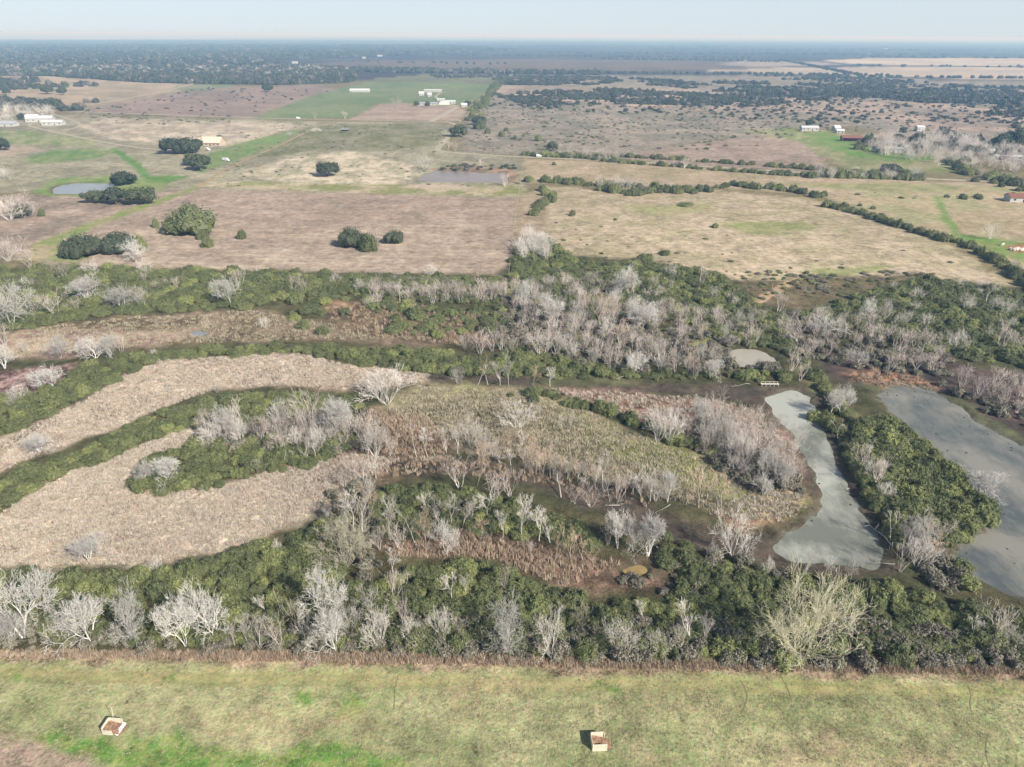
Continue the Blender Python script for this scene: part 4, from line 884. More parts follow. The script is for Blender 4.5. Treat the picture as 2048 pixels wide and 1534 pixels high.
# ------------------------------------------------------------------ bare trees: u, v of the foot, height px, width px, type
BT = '''48 1275 108 118 W;30 1284 70 70 W;137 1285 62 52 W;183 1280 86 78 W;262 1286 96 78 W;372 1292 92 76 W;427 1277 108 92 W;497 1290 62 36 U;520 1291 55 34 U;560 1291 66 40 P;470 1290 46 34 P
522 1297 60 34 P;598 1266 86 44 T;530 1226 46 30 U;655 1242 104 92 W;672 1301 78 62 W;705 1272 70 50 B;748 1242 80 44 U;757 1292 78 62 B;790 1160 62 34 U;812 1256 72 56 P;790 1200 60 44 P;885 1277 60 46 B;905 1207 62 34 U;930 1192 42 26 U;925 1283 46 40 T;640 1300 50 40 B
1010 1302 88 88 W;1012 1182 56 36 P;1100 1316 94 50 B;1122 1237 32 22 U;1240 1306 78 62 B;1282 1242 46 28 U;1380 1281 78 46 U;1405 1286 55 34 U;1360 1290 40 34 B;1600 1321 164 166 Y;1940 1276 42 30 U;1990 1272 62 56 P;2010 1290 40 44 B;1315 1305 40 50 B;1160 1250 50 36 T
625 866 106 78 P;678 870 80 62 W;690 888 60 44 P;735 882 66 46 P;527 886 62 42 P;568 926 46 32 S;517 946 36 26 T;612 916 46 34 P;632 918 50 34 U;590 892 38 30 B;655 882 42 36 B;735 907 46 40 P;752 912 76 58 B;780 912 48 34 P;430 885 48 42 B;465 868 66 50 W;450 880 60 40 P;480 862 60 46 P;415 890 36 40 B;545 872 44 40 P;570 868 52 40 P;405 868 40 30 P;600 880 70 50 P
833 914 70 44 S;855 914 58 34 U;870 912 46 30 O;893 905 48 34 U;915 907 60 32 U;942 892 62 48 B;970 930 56 34 O;722 968 58 56 P;690 977 42 38 P;752 957 42 36 U;725 1064 104 52 U;708 1062 80 40 U;740 1050 90 40 O;690 1042 50 34 U;655 1047 38 24 U;781 1080 88 34 U;852 1036 62 40 U;835 1098 92 50 S;852 1108 92 50 O;893 1108 66 52 W;905 1062 70 36 U;925 1057 62 32 U;942 1052 52 30 U;875 1050 60 34 U;918 976 64 52 P;955 972 80 38 O;985 1007 62 54 P;1005 1077 66 34 U;690 1127 98 124 Y;800 1100 60 40 P;760 1100 50 40 P
1035 856 54 70 B;1042 1077 92 44 U;1078 1082 66 40 U;1020 992 62 50 P;1015 902 52 34 O;1025 917 46 28 O;1052 937 52 34 O;1072 947 62 34 O;1086 947 56 30 O;1100 950 50 28 O;1140 967 62 36 O;1155 962 42 26 U;1180 972 52 28 O;1205 972 72 32 U;1220 1002 78 30 S;1235 1002 62 36 P;1262 987 64 44 S;1300 1002 62 40 U;1310 1002 46 36 B;1335 1004 58 40 W;1372 1010 50 30 O;1397 1016 84 44 O;1412 1004 52 34 O;1442 1012 70 40 O;1472 1012 44 36 T;1120 955 48 30 O;1065 920 50 30 O;1250 995 50 34 O;1282 998 50 34 U
1150 1007 36 40 P;1180 1012 42 50 P;1235 1097 72 50 W;1266 1102 78 52 W;1296 1112 88 56 W;1465 1112 82 74 B;1422 1112 28 26 W;1110 1122 56 34 O;1141 1120 66 40 O;1166 1122 46 40 O;1188 1132 42 40 O;1100 1085 50 34 U;1215 1090 46 34 P;975 1040 56 40 U;960 1080 50 34 O
1315 882 62 40 B;1336 884 72 46 B;1308 862 56 34 B;1400 852 56 40 W;1430 842 66 44 P;1446 872 62 46 B;1482 882 76 56 P;1490 927 62 52 B;1502 912 72 52 P;1516 882 68 50 P;1540 902 72 56 P;1556 942 70 56 B;1530 962 62 46 W;1576 932 62 46 P;1590 962 52 40 P;1526 992 46 34 W;1410 890 40 40 T;1460 900 56 46 P;1350 870 44 36 P;1470 945 40 44 B;1560 975 54 40 W;1590 900 50 46 P;1420 870 50 40 B
1660 832 42 34 U;1680 832 56 46 W;1676 882 56 34 S;1735 922 42 24 U;1720 937 50 40 P;1752 972 62 52 P;1738 960 46 40 B;1780 1082 64 42 S;1815 1082 56 62 W;1842 1072 46 46 P;1872 1082 42 50 P;1800 1142 72 50 P;1832 1132 64 54 B;1962 987 48 58 W;1918 946 22 20 B;1535 1147 32 24 W;1726 1132 26 26 W;1650 1152 42 30 U;1612 1152 46 30 U;1700 1150 30 26 B;1860 1110 46 50 O;1770 1000 40 34 B;1690 800 34 26 B
25 652 92 84 W;8 690 52 44 P;75 627 46 48 P;112 632 52 44 P;172 602 48 54 W;190 598 44 44 P;246 617 52 64 W;286 614 42 40 P;268 608 46 44 P;462 612 58 56 W;480 577 42 34 P;40 502 40 36 P;18 522 46 40 B;95 540 36 40 T;60 535 40 36 T;130 560 36 34 P;185 552 32 40 B;290 548 30 30 B;10 737 56 54 W;122 716 46 44 W;192 716 42 60 W;222 714 46 34 W;242 706 42 34 P;50 706 26 20 B;110 782 48 62 W;310 714 18 16 B;40 800 34 34 B;272 524 46 54 W;60 520 26 24 P;530 656 22 26 W;176 1120 42 60 W;160 1122 36 40 P;80 905 40 66 W;315 1146 30 26 W;335 965 52 52 W;290 968 48 40 W;300 960 40 36 P;435 785 20 20 W;30 812 24 26 B;555 1110 30 20 B
585 587 40 34 P;606 587 36 30 P;672 567 22 24 B;745 592 36 28 P;756 587 42 28 P;780 592 32 26 P;800 602 42 28 U;846 602 42 30 P;866 607 46 32 P;895 602 42 32 P;920 607 46 34 P;940 602 42 30 P;962 607 46 34 P;985 602 42 32 P;1010 602 46 34 P;862 552 24 30 B;742 612 22 32 W;830 590 34 26 P;880 588 36 28 P;960 585 36 28 P;720 585 30 24 B
960 707 46 42 P;985 702 46 38 P;1002 702 42 34 P;930 700 36 30 B;915 768 36 26 W;956 770 46 30 S;976 770 56 32 O;1000 770 52 32 U;1018 772 66 24 U;775 806 76 88 B;760 800 60 50 B
1046 612 62 38 W;1062 602 52 36 P;1096 592 46 34 P;1100 644 58 56 W;1126 642 62 44 P;1146 602 42 36 P;1182 577 42 34 P;1200 657 76 58 O;1180 642 62 46 P;1240 592 66 54 W;1262 602 62 40 P;1226 592 36 30 O;1280 657 52 72 W;1300 650 44 36 W;1312 642 42 34 P;1366 647 42 40 P;1396 652 42 36 P;1400 572 46 36 P;1342 557 32 26 B;1320 592 26 16 U;1440 652 32 30 P;1476 652 32 30 B;1500 662 42 26 U;1160 620 50 40 P;1080 625 50 38 P;1046 508 40 40 B;1070 500 46 46 B;1090 515 36 30 P;1050 650 44 36 P;1150 665 40 40 P;1220 660 48 36 P
1080 712 62 60 P;1112 712 52 44 P;1132 707 46 38 B;1022 712 46 40 P;1240 697 56 44 O;1222 742 46 48 P;1266 747 52 42 W;1310 722 48 72 P;1330 716 42 40 P;1350 742 52 42 P;1376 747 56 36 O;1400 722 42 34 B;1420 757 42 32 W;1066 772 46 28 O;1100 772 42 26 U;1190 715 46 50 P;1270 705 42 40 P;1180 740 34 34 T;1390 757 40 28 P;1100 690 50 44 P
1556 622 42 42 P;1562 682 58 52 P;1590 692 62 60 P;1612 722 52 42 P;1642 672 48 60 W;1622 662 42 38 P;1730 642 52 32 W;1716 662 42 38 P;1760 692 52 52 P;1742 672 52 36 P;1790 702 52 48 P;1832 702 52 50 P;1852 702 42 36 P;1800 732 52 40 P;1830 742 46 44 P;1862 747 42 38 P;1715 737 36 44 W;1582 742 46 36 P;1600 762 38 34 P;1830 602 28 30 B;1970 612 52 30 U;1988 622 32 24 B;1930 622 36 30 B;2010 632 36 34 B;1912 702 46 36 B;1992 702 62 54 P;2032 702 42 40 P;1922 772 46 40 P;1952 792 48 46 P;1982 802 52 50 P;2012 802 50 44 P;2042 792 50 44 P;1990 772 40 44 P;2030 770 36 44 P;1780 742 40 34 P;1640 640 30 34 B;1800 655 36 34 B;1890 690 36 34 P;1870 720 34 36 P;1850 655 30 28 B;1770 640 34 26 B
850 338 28 38 B;960 335 18 14 U;1010 372 30 26 P;630 238 16 18 P;690 238 18 22 P;795 222 30 40 P;895 300 22 28 P;910 302 20 26 P;920 244 18 26 P;580 272 10 20 B;1250 385 40 36 B;1230 383 36 28 B;1200 380 30 26 P;1290 385 26 26 P;1330 378 26 24 P;1170 312 24 26 P;1200 316 24 30 P;1140 310 24 24 B;1120 305 18 18 P;1370 336 24 22 P;1350 336 20 20 P;1640 350 24 28 P;1790 352 22 26 P;1980 478 34 34 B;2030 545 30 30 P
45 435 54 80 P;20 440 48 60 B;20 360 26 24 B;8 358 26 20 W;62 432 30 40 B;10 250 22 30 B;60 238 22 26 B;95 238 24 34 B;340 282 14 20 B;1765 305 34 30 B;1740 300 26 24 P;1800 292 24 30 P;1850 296 26 32 P;1880 300 24 30 B;1930 340 24 30 P;1960 355 22 30 P;2000 360 20 28 P;2030 345 20 30 P;1950 300 22 28 P'''
items = []
for row in BT.replace('\n', ';').split(';'):
    q = row.split(); items.append((float(q[0]), float(q[1]), float(q[2]), float(q[3]), q[4]))
def zone_of(u, v, t):
    if v > 1262: return 'in the row behind the front grass'
    if v > 1160: return 'among the shrubs above the front row'
    if u > 1600 and v > 780: return 'on the bank between the two ponds'
    if u > 1290 and u < 1610 and 835 < v < 1000: return 'in the grove beside the narrow pond'
    if v > 1030 and u < 1600: return 'around the rusty hollow' if u > 600 else 'at the lower edge of the pale reeds'
    if 640 < u and v > 890: return 'along the dark mud channel'
    if v > 780 and u < 860: return 'in the grove above the reed tongue' if u > 400 else 'beside the left reed bed'
    if v > 780: return 'on the grassy island'
    if u < 520 and v > 695: return 'in the strip over the upper reeds'
    if u > 1500 and v > 560: return 'beyond the large grey pond'
    if v > 690: return 'in the strip below the small white pond' if u > 1150 else 'above the grassy island'
    if v > 540 and u < 540: return 'in the left belt below the ploughed field'
    if v > 540 and u < 1030: return 'in the belt right of the marsh mounds'
    if v > 480 and 1000 < u < 1600: return 'in the central grove below the straw field'
    if v > 480: return 'on the left edge of the ploughed field' if u < 400 else 'by the right hand hedge'
    if v > 380: return 'in the clump at the left field corner' if u < 300 else 'in the field hedges'
    return 'around the far farms and roads'
TINT = {'W': 'white', 'U': 'slim pale', 'P': 'pinkish grey', 'O': 'rust tinged', 'B': 'grey bushy', 'T': 'brown', 'Y': 'dense yellowish', 'S': 'leaning pale'}
GRP = {}
def screen_area(q): return q[2] * q[3]
items.sort(key=lambda q: -screen_area(q)); main = items[:298]; extra = items[298:]
zl = {}
for it in main: zl.setdefault((zone_of(it[0], it[1], it[4]), it[4]), []).append(it)
cnt = {t: 0 for t in TREES}
for (z, t), lst in zl.items():
    lst.sort(key=lambda q: q[0])
    hs = [q[2] for q in lst]
    for k, (u, v, hp_, wp_, t) in enumerate(lst):
        rng = rg(int(u * 7 + v * 13)); vi = cnt[t] % len(TREES[t]); cnt[t] += 1
        tr, cr, hh, ww = TREES[t][vi]
        x, y = G(u, v); H = hm(x, y, hp_) * .98; W_ = wm(x, y, wp_) * (1.0 if t == 'Y' else 1.08)
        sz = H / hh; sx = min(max(W_ / ww, sz * .42), sz * 1.9)
        n = len(lst)
        if n == 1: lab = 'only %s bare tree %s' % (TINT[t], z)
        elif k == 0: lab = 'leftmost %s bare tree %s' % (TINT[t], z)
        elif k == n - 1: lab = 'rightmost %s bare tree %s' % (TINT[t], z)
        else: lab = '%s %s bare tree from left %s' % (ordinal(k), TINT[t], z)
        o = thing('bare_tree', lab, 'tree', (x, y, H1(x, y)), rng.random() * 6.28 if t != 'S' else rng.uniform(-.5, .5), 'bare trees ' + z, (sx, sx, sz))
        if t == 'S': o.rotation_euler[1] = rng.uniform(-.35, -.15) if rng.random() < .6 else rng.uniform(.15, .35)
        else: o.rotation_euler[0] = rng.uniform(-.08, .08); o.rotation_euler[1] = rng.uniform(-.1, .1)
        link('trunk', tr, o); link('crown', cr, o)
fm = {t: full_mesh(t, 0) for t in ('P', 'U', 'B', 'T')}
rest_trees = [(u, v, hp_, wp_, {'W': 'B', 'O': 'P', 'S': 'U', 'Y': 'B'}.get(t, t)) for u, v, hp_, wp_, t in extra]
# more saplings and bare brush filling the groves
for i, (poly, sp, keep, hpx, ts) in enumerate([([(-60,1262),(640,1268),(640,1300),(-60,1292)], 4, .5, 44, 'PB'), ([(640,1250),(1300,1262),(2060,1290),(2060,1318),(1300,1308),(640,1296)], 6, .35, 38, 'BT'),
   ([(390,860),(500,845),(620,840),(740,860),(760,905),(620,905),(430,895)], 4, .6, 44, 'PB'), ([(1300,850),(1440,850),(1560,880),(1600,960),(1520,980),(1380,890)], 3.5, .35, 44, 'PB'),
   ([(1020,580),(1200,590),(1400,640),(1540,690),(1440,750),(1200,740),(1040,700)], 5, .6, 34, 'PPB'), ([(1550,640),(1700,650),(1880,710),(1860,745),(1700,710),(1580,730)], 5.5, .55, 32, 'PP'),
   ([(740,580),(1020,585),(1020,605),(740,602)], 5, .7, 32, 'P'), ([(1900,760),(2060,790),(2060,840),(1940,800)], 5, .7, 36, 'P'), ([(-60,560),(300,560),(500,570),(300,620),(-60,640)], 9, .4, 26, 'PB'),
   ([(950,895),(1150,950),(1350,1005),(1340,1012),(1120,965),(950,915)], 2.6, .7, 36, 'PU'), ([(830,800),(1100,830),(1300,900),(1500,980),(1350,990),(1000,900)], 7, .4, 24, 'PU'), ([(1060,560),(1300,560),(1500,610),(1560,680),(1300,640),(1060,600)], 7, .45, 30, 'PPB'), ([(760,1080),(900,1065),(1100,1095),(1190,1130),(1000,1115),(800,1110)], 4, .5, 36, 'PT'),
   ([(1740,930),(1880,1090),(1920,1150),(1840,1130),(1760,1000)], 4.5, .45, 36, 'PB'), ([(1620,580),(2060,570),(2060,700),(1700,650)], 11, .4, 22, 'B'), ([(1720,285),(1900,282),(2100,310),(2100,350),(1900,335),(1760,310)], 8, .7, 24, 'PB'), ([(1150,312),(1250,318),(1240,324),(1140,318)], 6, .5, 22, 'P'), ([(1600,348),(1850,352),(1850,360),(1620,358)], 7, .5, 22, 'PB'), ([(-40,138),(700,140),(690,158),(-40,150)], 26, .5, 11, 'B'), ([(1045,470),(1100,480),(1090,520),(1030,505)], 5, .6, 30, 'BP'), ([(-60,215),(120,222),(60,240),(-60,242)], 14, .6, 17, 'B'),
   ([(1030,500),(1100,485),(1120,520),(1050,530)], 6, .6, 28, 'B')]):
    rng = rg(i + 3300)
    for q in avoid(grid_in(poly, sp, keep, 1200 + i), -1):
        u, v, _ = proj(q[0], q[1]); rest_trees.append((u, v, hpx * (.6 + .6 * rng.random()), hpx * (.5 + .5 * rng.random()), ts[int(rng.integers(0, len(ts)))]))
keys = list(fm); P, S, Ix = [], [], []
for u, v, hp_, wp_, t in rest_trees:
    x, y = G(u, v); me, hh, ww = fm[t]; sz = hm(x, y, hp_) / hh; sx = min(max(wm(x, y, wp_) / ww, sz * .45), sz * 1.8); P.append((x, y, H1(x, y))); S.append((sx, sx, sz)); Ix.append(keys.index(t))
stuff('bare_woodland', 'thin leafless saplings and brush filling the groves', 'woodland', [fm[k][0] for k in keys], np.array(P), rg(8).random(len(P)) * 6.28, np.array(S), Ix)

# ------------------------------------------------------------------ live oaks: u, v of the foot, height, width px, label
M_OAKB = mat('oak_bark', (.30, .27, .23), noise=(.8, .2))
def oak_trunk(rng):
    segs = []
    def limb(p, d, Ln, r, g):
        q = p + d * Ln; segs.append((p.copy(), q.copy(), r, r * .65, g))
        if g < 2:
            for _ in range(3 + (g == 0) * 2):
                a = Vector(rng.normal(size=3)); dd = (d * .5 + a.normalized() * .8 + Vector((0, 0, .25))).normalized(); limb(q, dd, Ln * .9, r * .55, g + 1)
    limb(Vector((0, 0, -.04)), Vector((.08, 0, 1)).normalized(), .26, .055, 0)
    return tubes(segs, M_OAKB, 'trunk', .008)
OAKT = [oak_trunk(rg(i + 61)) for i in range(4)]
OAK = [(657,352,27,48,'rounded dark oak alone in the pale pasture'),(250,369,26,52,'spreading dark oak behind the round slate pond'),(190,405,24,42,'leftmost of the three oaks in front of the round pond'),
 (232,406,32,46,'middle one of the three oaks in front of the round pond'),(281,408,33,60,'rightmost of the three oaks, white trunk, in front of the round pond'),(348,307,31,52,'dark oak at the end of the pale driveway, left of the tan house'),
 (380,306,31,50,'dark oak overlapping the left end of the tan roofed house'),(402,339,30,46,'leaning oak with a pale trunk below the tan roofed house'),(388,330,22,40,'smaller oak joined to the leaning one below the tan house'),
 (4,301,26,34,'dark oak cut by the left picture edge beside the dirt curve'),(703,492,41,50,'tall dark oak clump in the brown ploughed field'),(788,485,27,40,'round dark oak just right of the clump in the ploughed field'),
 (385,463,54,104,'large cone shaped evergreen clump in the ploughed field'),(165,511,46,76,'broad evergreen at the corner where the green track ends'),(240,503,42,66,'broad evergreen behind the small white bare tree'),
 (917,273,24,38,'dark oak at the bend of the pale road'),(958,250,18,30,'oak beside the road junction, next to the bend'),(440,278,8,12,'dark tree showing above the tan house roof'),
 (1619,252,13,17,'round dark tree right behind the small white house'),(833,212,10,12,'dark tree left of the ranch buildings'),(855,215,12,12,'dark tree in front of the long ranch shed'),(935,213,12,14,'dark tree beside the small white ranch cabin'),
 (535,183,14,22,'lone evergreen at the edge of the brown scrub field'),(1105,302,20,22,'dark evergreen at the left end of the road hedge'),(1780,350,22,40,'dark evergreen mass in the right road hedge'),(45,434,26,40,'dark evergreen within the bare clump on the left'),
 (14,190,16,14,'dark tree in the tan fields by the left picture edge'),(95,188,20,26,'pale dark tree pair left of the far diagonal road'),(125,190,16,20,'rounded dark tree beside the far diagonal road'),(45,240,14,16,'dark tree behind the white farm buildings, left side'),(75,238,10,14,'small dark tree directly above the white farm roofs'),
 (1735,292,22,26,'dark tree left of the long white mobile home'),(1795,290,22,26,'dark tree behind the long white mobile home'),(1830,292,26,34,'large dark tree behind the white carport'),(2030,300,44,40,'tall dark tree at the right picture edge'),(2000,300,34,36,'dark tree next to the one at the right edge'),(1640,256,8,8,'small round bush by the white house')]
for k, (u, v, hp_, wp_, lab) in enumerate(OAK):
    x, y = G(u, v); H = hm(x, y, hp_) * 1.03; W_ = wm(x, y, wp_) / 1.55; rng = rg(k + 555); low = k in (10, 11, 12, 13, 14)
    o = thing('oak_tree', lab, 'tree', (x, y, 0), rng.random() * 6.28, 'dark oaks and evergreens of the fields', (W_, W_, H))
    link('trunk', OAKT[k % 4], o)
    c = link('crown', OAKS[k % 4], o)
    if low: c.data = leafy('crown', [(b[0] * .9, b[1] * .9, b[2] * .72 - .02, b[3] * 1.05, b[4] * 1.3) for b in oak_blobs(rg(k + 5))] + [(0.25, -.1, .2, .5, .26), (-.3, -.2, .2, .45, .24)] + ([(0, .1, .74, .28, .26)] if k == 12 else []), 1900, .045, FOL_OAK if k != 12 else FOL, rg(k), core=.85, cut=-.4)

# ------------------------------------------------------------------ fallen logs, reed flecks in the water
M_LOG = mat('grey_deadwood', (.50, .46, .40), noise=(2, .2))
def log(u0, v0, u1, v1, r, lab, z1=.4):
    a = G(u0, v0); b = G(u1, v1); rng = rg(int(u0)); L_ = math.dist(a, b); d = Vector((b[0] - a[0], b[1] - a[1], z1)).normalized()
    segs = []; p = Vector((0, 0, .15)); r0 = r; z0 = H1(*a)
    for i in range(5):
        q = p + (d + Vector(rng.normal(size=3)) * .08) * (L_ / 5); segs.append((p.copy(), q.copy(), r0, r0 * .8, 0))
        if i > 1:
            for _ in range(2): dd = (d + Vector(rng.normal(size=3)) * .7 + Vector((0, 0, .3))).normalized(); segs.append((q.copy(), q + dd * L_ * .22, r0 * .5, r0 * .2, 1))
        p = q; r0 *= .8
    o = link('fallen_log', tubes(segs, M_LOG, 'fallen_log', .03), None, (a[0], a[1], z0)); tag(o, lab, 'log', 'fallen logs on the mud')
log(1785,1092,1738,1050,.22,'long curved grey log on the mud right of the narrow pond')
log(1790,1128,1745,1128,.12,'thin pale log lying level near the foot of the narrow pond')
log(1700,942,1745,950,.10,'thin log reaching from the bank toward the narrow pond, upper')
log(1690,975,1740,965,.10,'thin log just below it on the bank of the narrow pond')
log(1632,850,1680,880,.10,'thin stick leaning out over the top of the narrow pond')
log(1185,975,1150,955,.16,'pale broken trunk lying at the edge of the grassy island')
log(1240,1010,1215,1012,.12,'white log flat on the mud channel')
log(1218,1010,1245,1010,.10,'short white stick on the mud channel')
log(1340,1010,1312,1028,.12,'leaning dead stem in the mud below the grassy island')
log(1438,1040,1430,1018,.12,'upright broken stem at the right end of the mud channel',2.5)
log(1122,995,1118,965,.20,'dark upright stump in the mud channel',2.5)
log(1260,750,1235,762,.14,'white fallen trunk under the strip below the white pond')
log(1500,768,1465,775,.10,'thin stick on the shore left of the wooden dock')
log(585,1020,575,1000,.10,'leaning dead stem at the edge of the lower reed bed',2.2)
log(1560,1330,1545,1352,.14,'pale limb lying in the grass below the yellow willow')
log(1790,762,1860,785,.12,'long grey stick in the dark mud beyond the grey pond')

# clods and drowned stubs dotting the shallows
M_CLOD = mat('wet_clod', (.06, .055, .045)); cl = []
for i, (poly, sp, keep) in enumerate([([(1765,785),(1850,778),(1960,850),(2100,920),(2100,950),(1960,900),(1850,850),(1790,810)], 3.2, .35), ([(1790,815),(1850,872),(1930,935),(1990,1010),(2010,1000),(1950,910),(1860,850)], 2.6, .25), ([(1925,1100),(1990,1060),(2060,1100),(2100,1200),(2010,1170)], 2.4, .4), ([(1690,745),(1900,790),(2048,880),(2048,915),(1900,820),(1780,790)], 2.6, .4), ([(1500,800),(1545,800),(1640,960),(1640,1040),(1600,1060),(1560,860)], 2.2, .3), ([(1640,850),(1700,950),(1790,1110),(1740,1090),(1680,960)], 2.2, .3)]):
    for q in grid_in(poly, sp, keep, 4000 + i): cl.append((q[0], q[1]))
cl = np.array(cl); zc = np.maximum(height(cl[:, 0], cl[:, 1]), WATER_Z); bm = bmesh.new(); bmesh.ops.create_icosphere(bm, subdivisions=2, radius=1)
for vv in bm.verts: vv.co *= .75 + .4 * random.random()
me = bpy.data.meshes.new('clod'); bm.to_mesh(me); bm.free(); me.materials.append(M_CLOD); rng = rg(12); s_ = .08 + .20 * rng.random(len(cl)) ** 2
stuff('mud_clods', 'dark clods and stubs dotting the shallow water and mud', 'clods', [me], np.column_stack([cl, zc]), rng.random(len(cl)) * 6, np.column_stack([s_ * 1.6, s_, s_ * .7]), np.zeros(len(cl)))

# ------------------------------------------------------------------ wooden pens in the front grass
M_PALE = mat('weathered_board', (.60, .55, .43), noise=(2.5, .12)); M_PALE2 = mat('stained_board', (.58, .50, .38), noise=(2.5, .2)); M_DIRT = mat('red_brown_soil', (.25, .155, .10), .95, .1, noise=(2.6, .5))
def pen(u, v, wx, wy, hgt, rz, lab, second):
    x, y = G(u, v); o = thing('earth_filled_pen', lab, 'pen', (x, y, H1(x, y)), rz, 'open sided board pens on the front grass')
    nb = 4; bh = hgt / nb; rng = rg(second + 5)
    def board(c, s, mt, rot=(0, 0, 0)):
        V, F = [], []; boxv((0, 0, 0), s, V, F); b = link('board', new_mesh('board', V, F, mt), o, c); b.rotation_euler = rot
    for i in range(nb):
        z = bh * (i + .5); j = rng.uniform(-.02, .02, 3)
        board((-wx / 2, 0, z), (.08, wy - .1, bh - .03), M_PALE)                                   # side away from the sun
        board((j[0], wy / 2 + j[1], z), (wx, .08, bh - .03), M_PALE2 if i == 1 and second else M_PALE)   # far side
        if second or i < 3: board((j[0] - (0 if second else .3), -wy / 2 + j[1], z), (wx if second else wx * .72, .08, bh - .03), M_PALE2 if (i == 2) else M_PALE)
    for px, py in ((-wx / 2 + .1, wy / 2 - .1), (wx / 2 - .1, wy / 2 - .1), (-wx / 2 + .1, -wy / 2 + .1)):
        V, F = [], []; boxv((px, py, hgt / 2 + .03), (.12, .12, hgt + .06), V, F); link('corner_post', new_mesh('corner_post', V, F, M_PALE2), o)
    # soil heaped against the closed side and spilling out of the open one
    n = 22; V, F = [], []
    for i in range(n + 1):
        for j in range(n + 1):
            a = i / n; b = j / n; xx = -wx / 2 + .05 + a * (wx * 1.32); yy = (b - .5) * (wy - .12) * (1 if a < .75 else 1 - (a - .75) * .8)
            h = hgt * .62 * (1 - a) ** .9 * (1 - .25 * abs(b - .45)) + .10 * float(vnoise(np.array(xx * 3.), np.array(yy * 3.), 4)) + .05 * float(vnoise(np.array(xx * 9.), np.array(yy * 9.), 5))
            V.append((xx, yy, max(h - .10 * a, -.02) if a < .98 else -.05))
    for i in range(n):
        for j in range(n): q = i * (n + 1) + j; F.append((q, q + n + 1, q + n + 2, q + 1))
    link('soil_heap', new_mesh('soil_heap', V, F, M_DIRT, True), o)
    return o
p1 = pen(227, 1459, 2.3, 2.0, 1.45, R(-4), 'pale board pen with a white pole and earth spilling out, left of the two', 0)
V, F = [], []; boxv((0, 0, 0), (2.0, .6, .06), V, F); o = link('sloping_board', new_mesh('sloping_board', V, F, mat('white_board', (.8, .8, .76))), p1, (1.30, -.05, .36)); o.rotation_euler = (0, R(-20), R(72))
x, y = G(228, 1443); po = link('marker_pole', tubes([(Vector((0, 0, 0)), Vector((.25, .2, 3.1)), .05, .045, 0)], mat('white_pole', (.8, .79, .74)), 'marker_pole', .03), None, (x, y, 0)); tag(po, 'thin white pole standing behind the left board pen', 'pole')
pen(1197, 1489, 2.3, 2.2, 1.55, R(3), 'pale board pen full of red brown earth, right of the two', 1)

# ------------------------------------------------------------------ dock on the oval mud
M_DOCK = mat('bleached_dock_timber', (.62, .56, .48), noise=(2, .15))
x, y = G(1541, 771); dk = thing('wooden_dock', 'small bleached wooden dock on posts above the dark mud', 'dock', (x, y, H1(x, y)), 0, None, (.68, .7, .62))
for i in range(9):
    V, F = [], []; boxv((-4.2 + i * .95, 0, 1.1), (.88, 1.3, .06), V, F); link('plank', new_mesh('plank', V, F, M_DOCK), dk)
for i in range(5):
    for s in (-.6, .6):
        V, F = [], []; boxv((-4.2 + i * 1.9, s, .8 if s < 0 else 1.1), (.14, .14, 1.6 if s < 0 else 2.2), V, F); link('post', new_mesh('post', V, F, M_DOCK), dk)
V, F = [], []; boxv((-.4, .68, 2.0), (8.0, .06, .14), V, F); link('rail', new_mesh('rail', V, F, M_DOCK), dk)

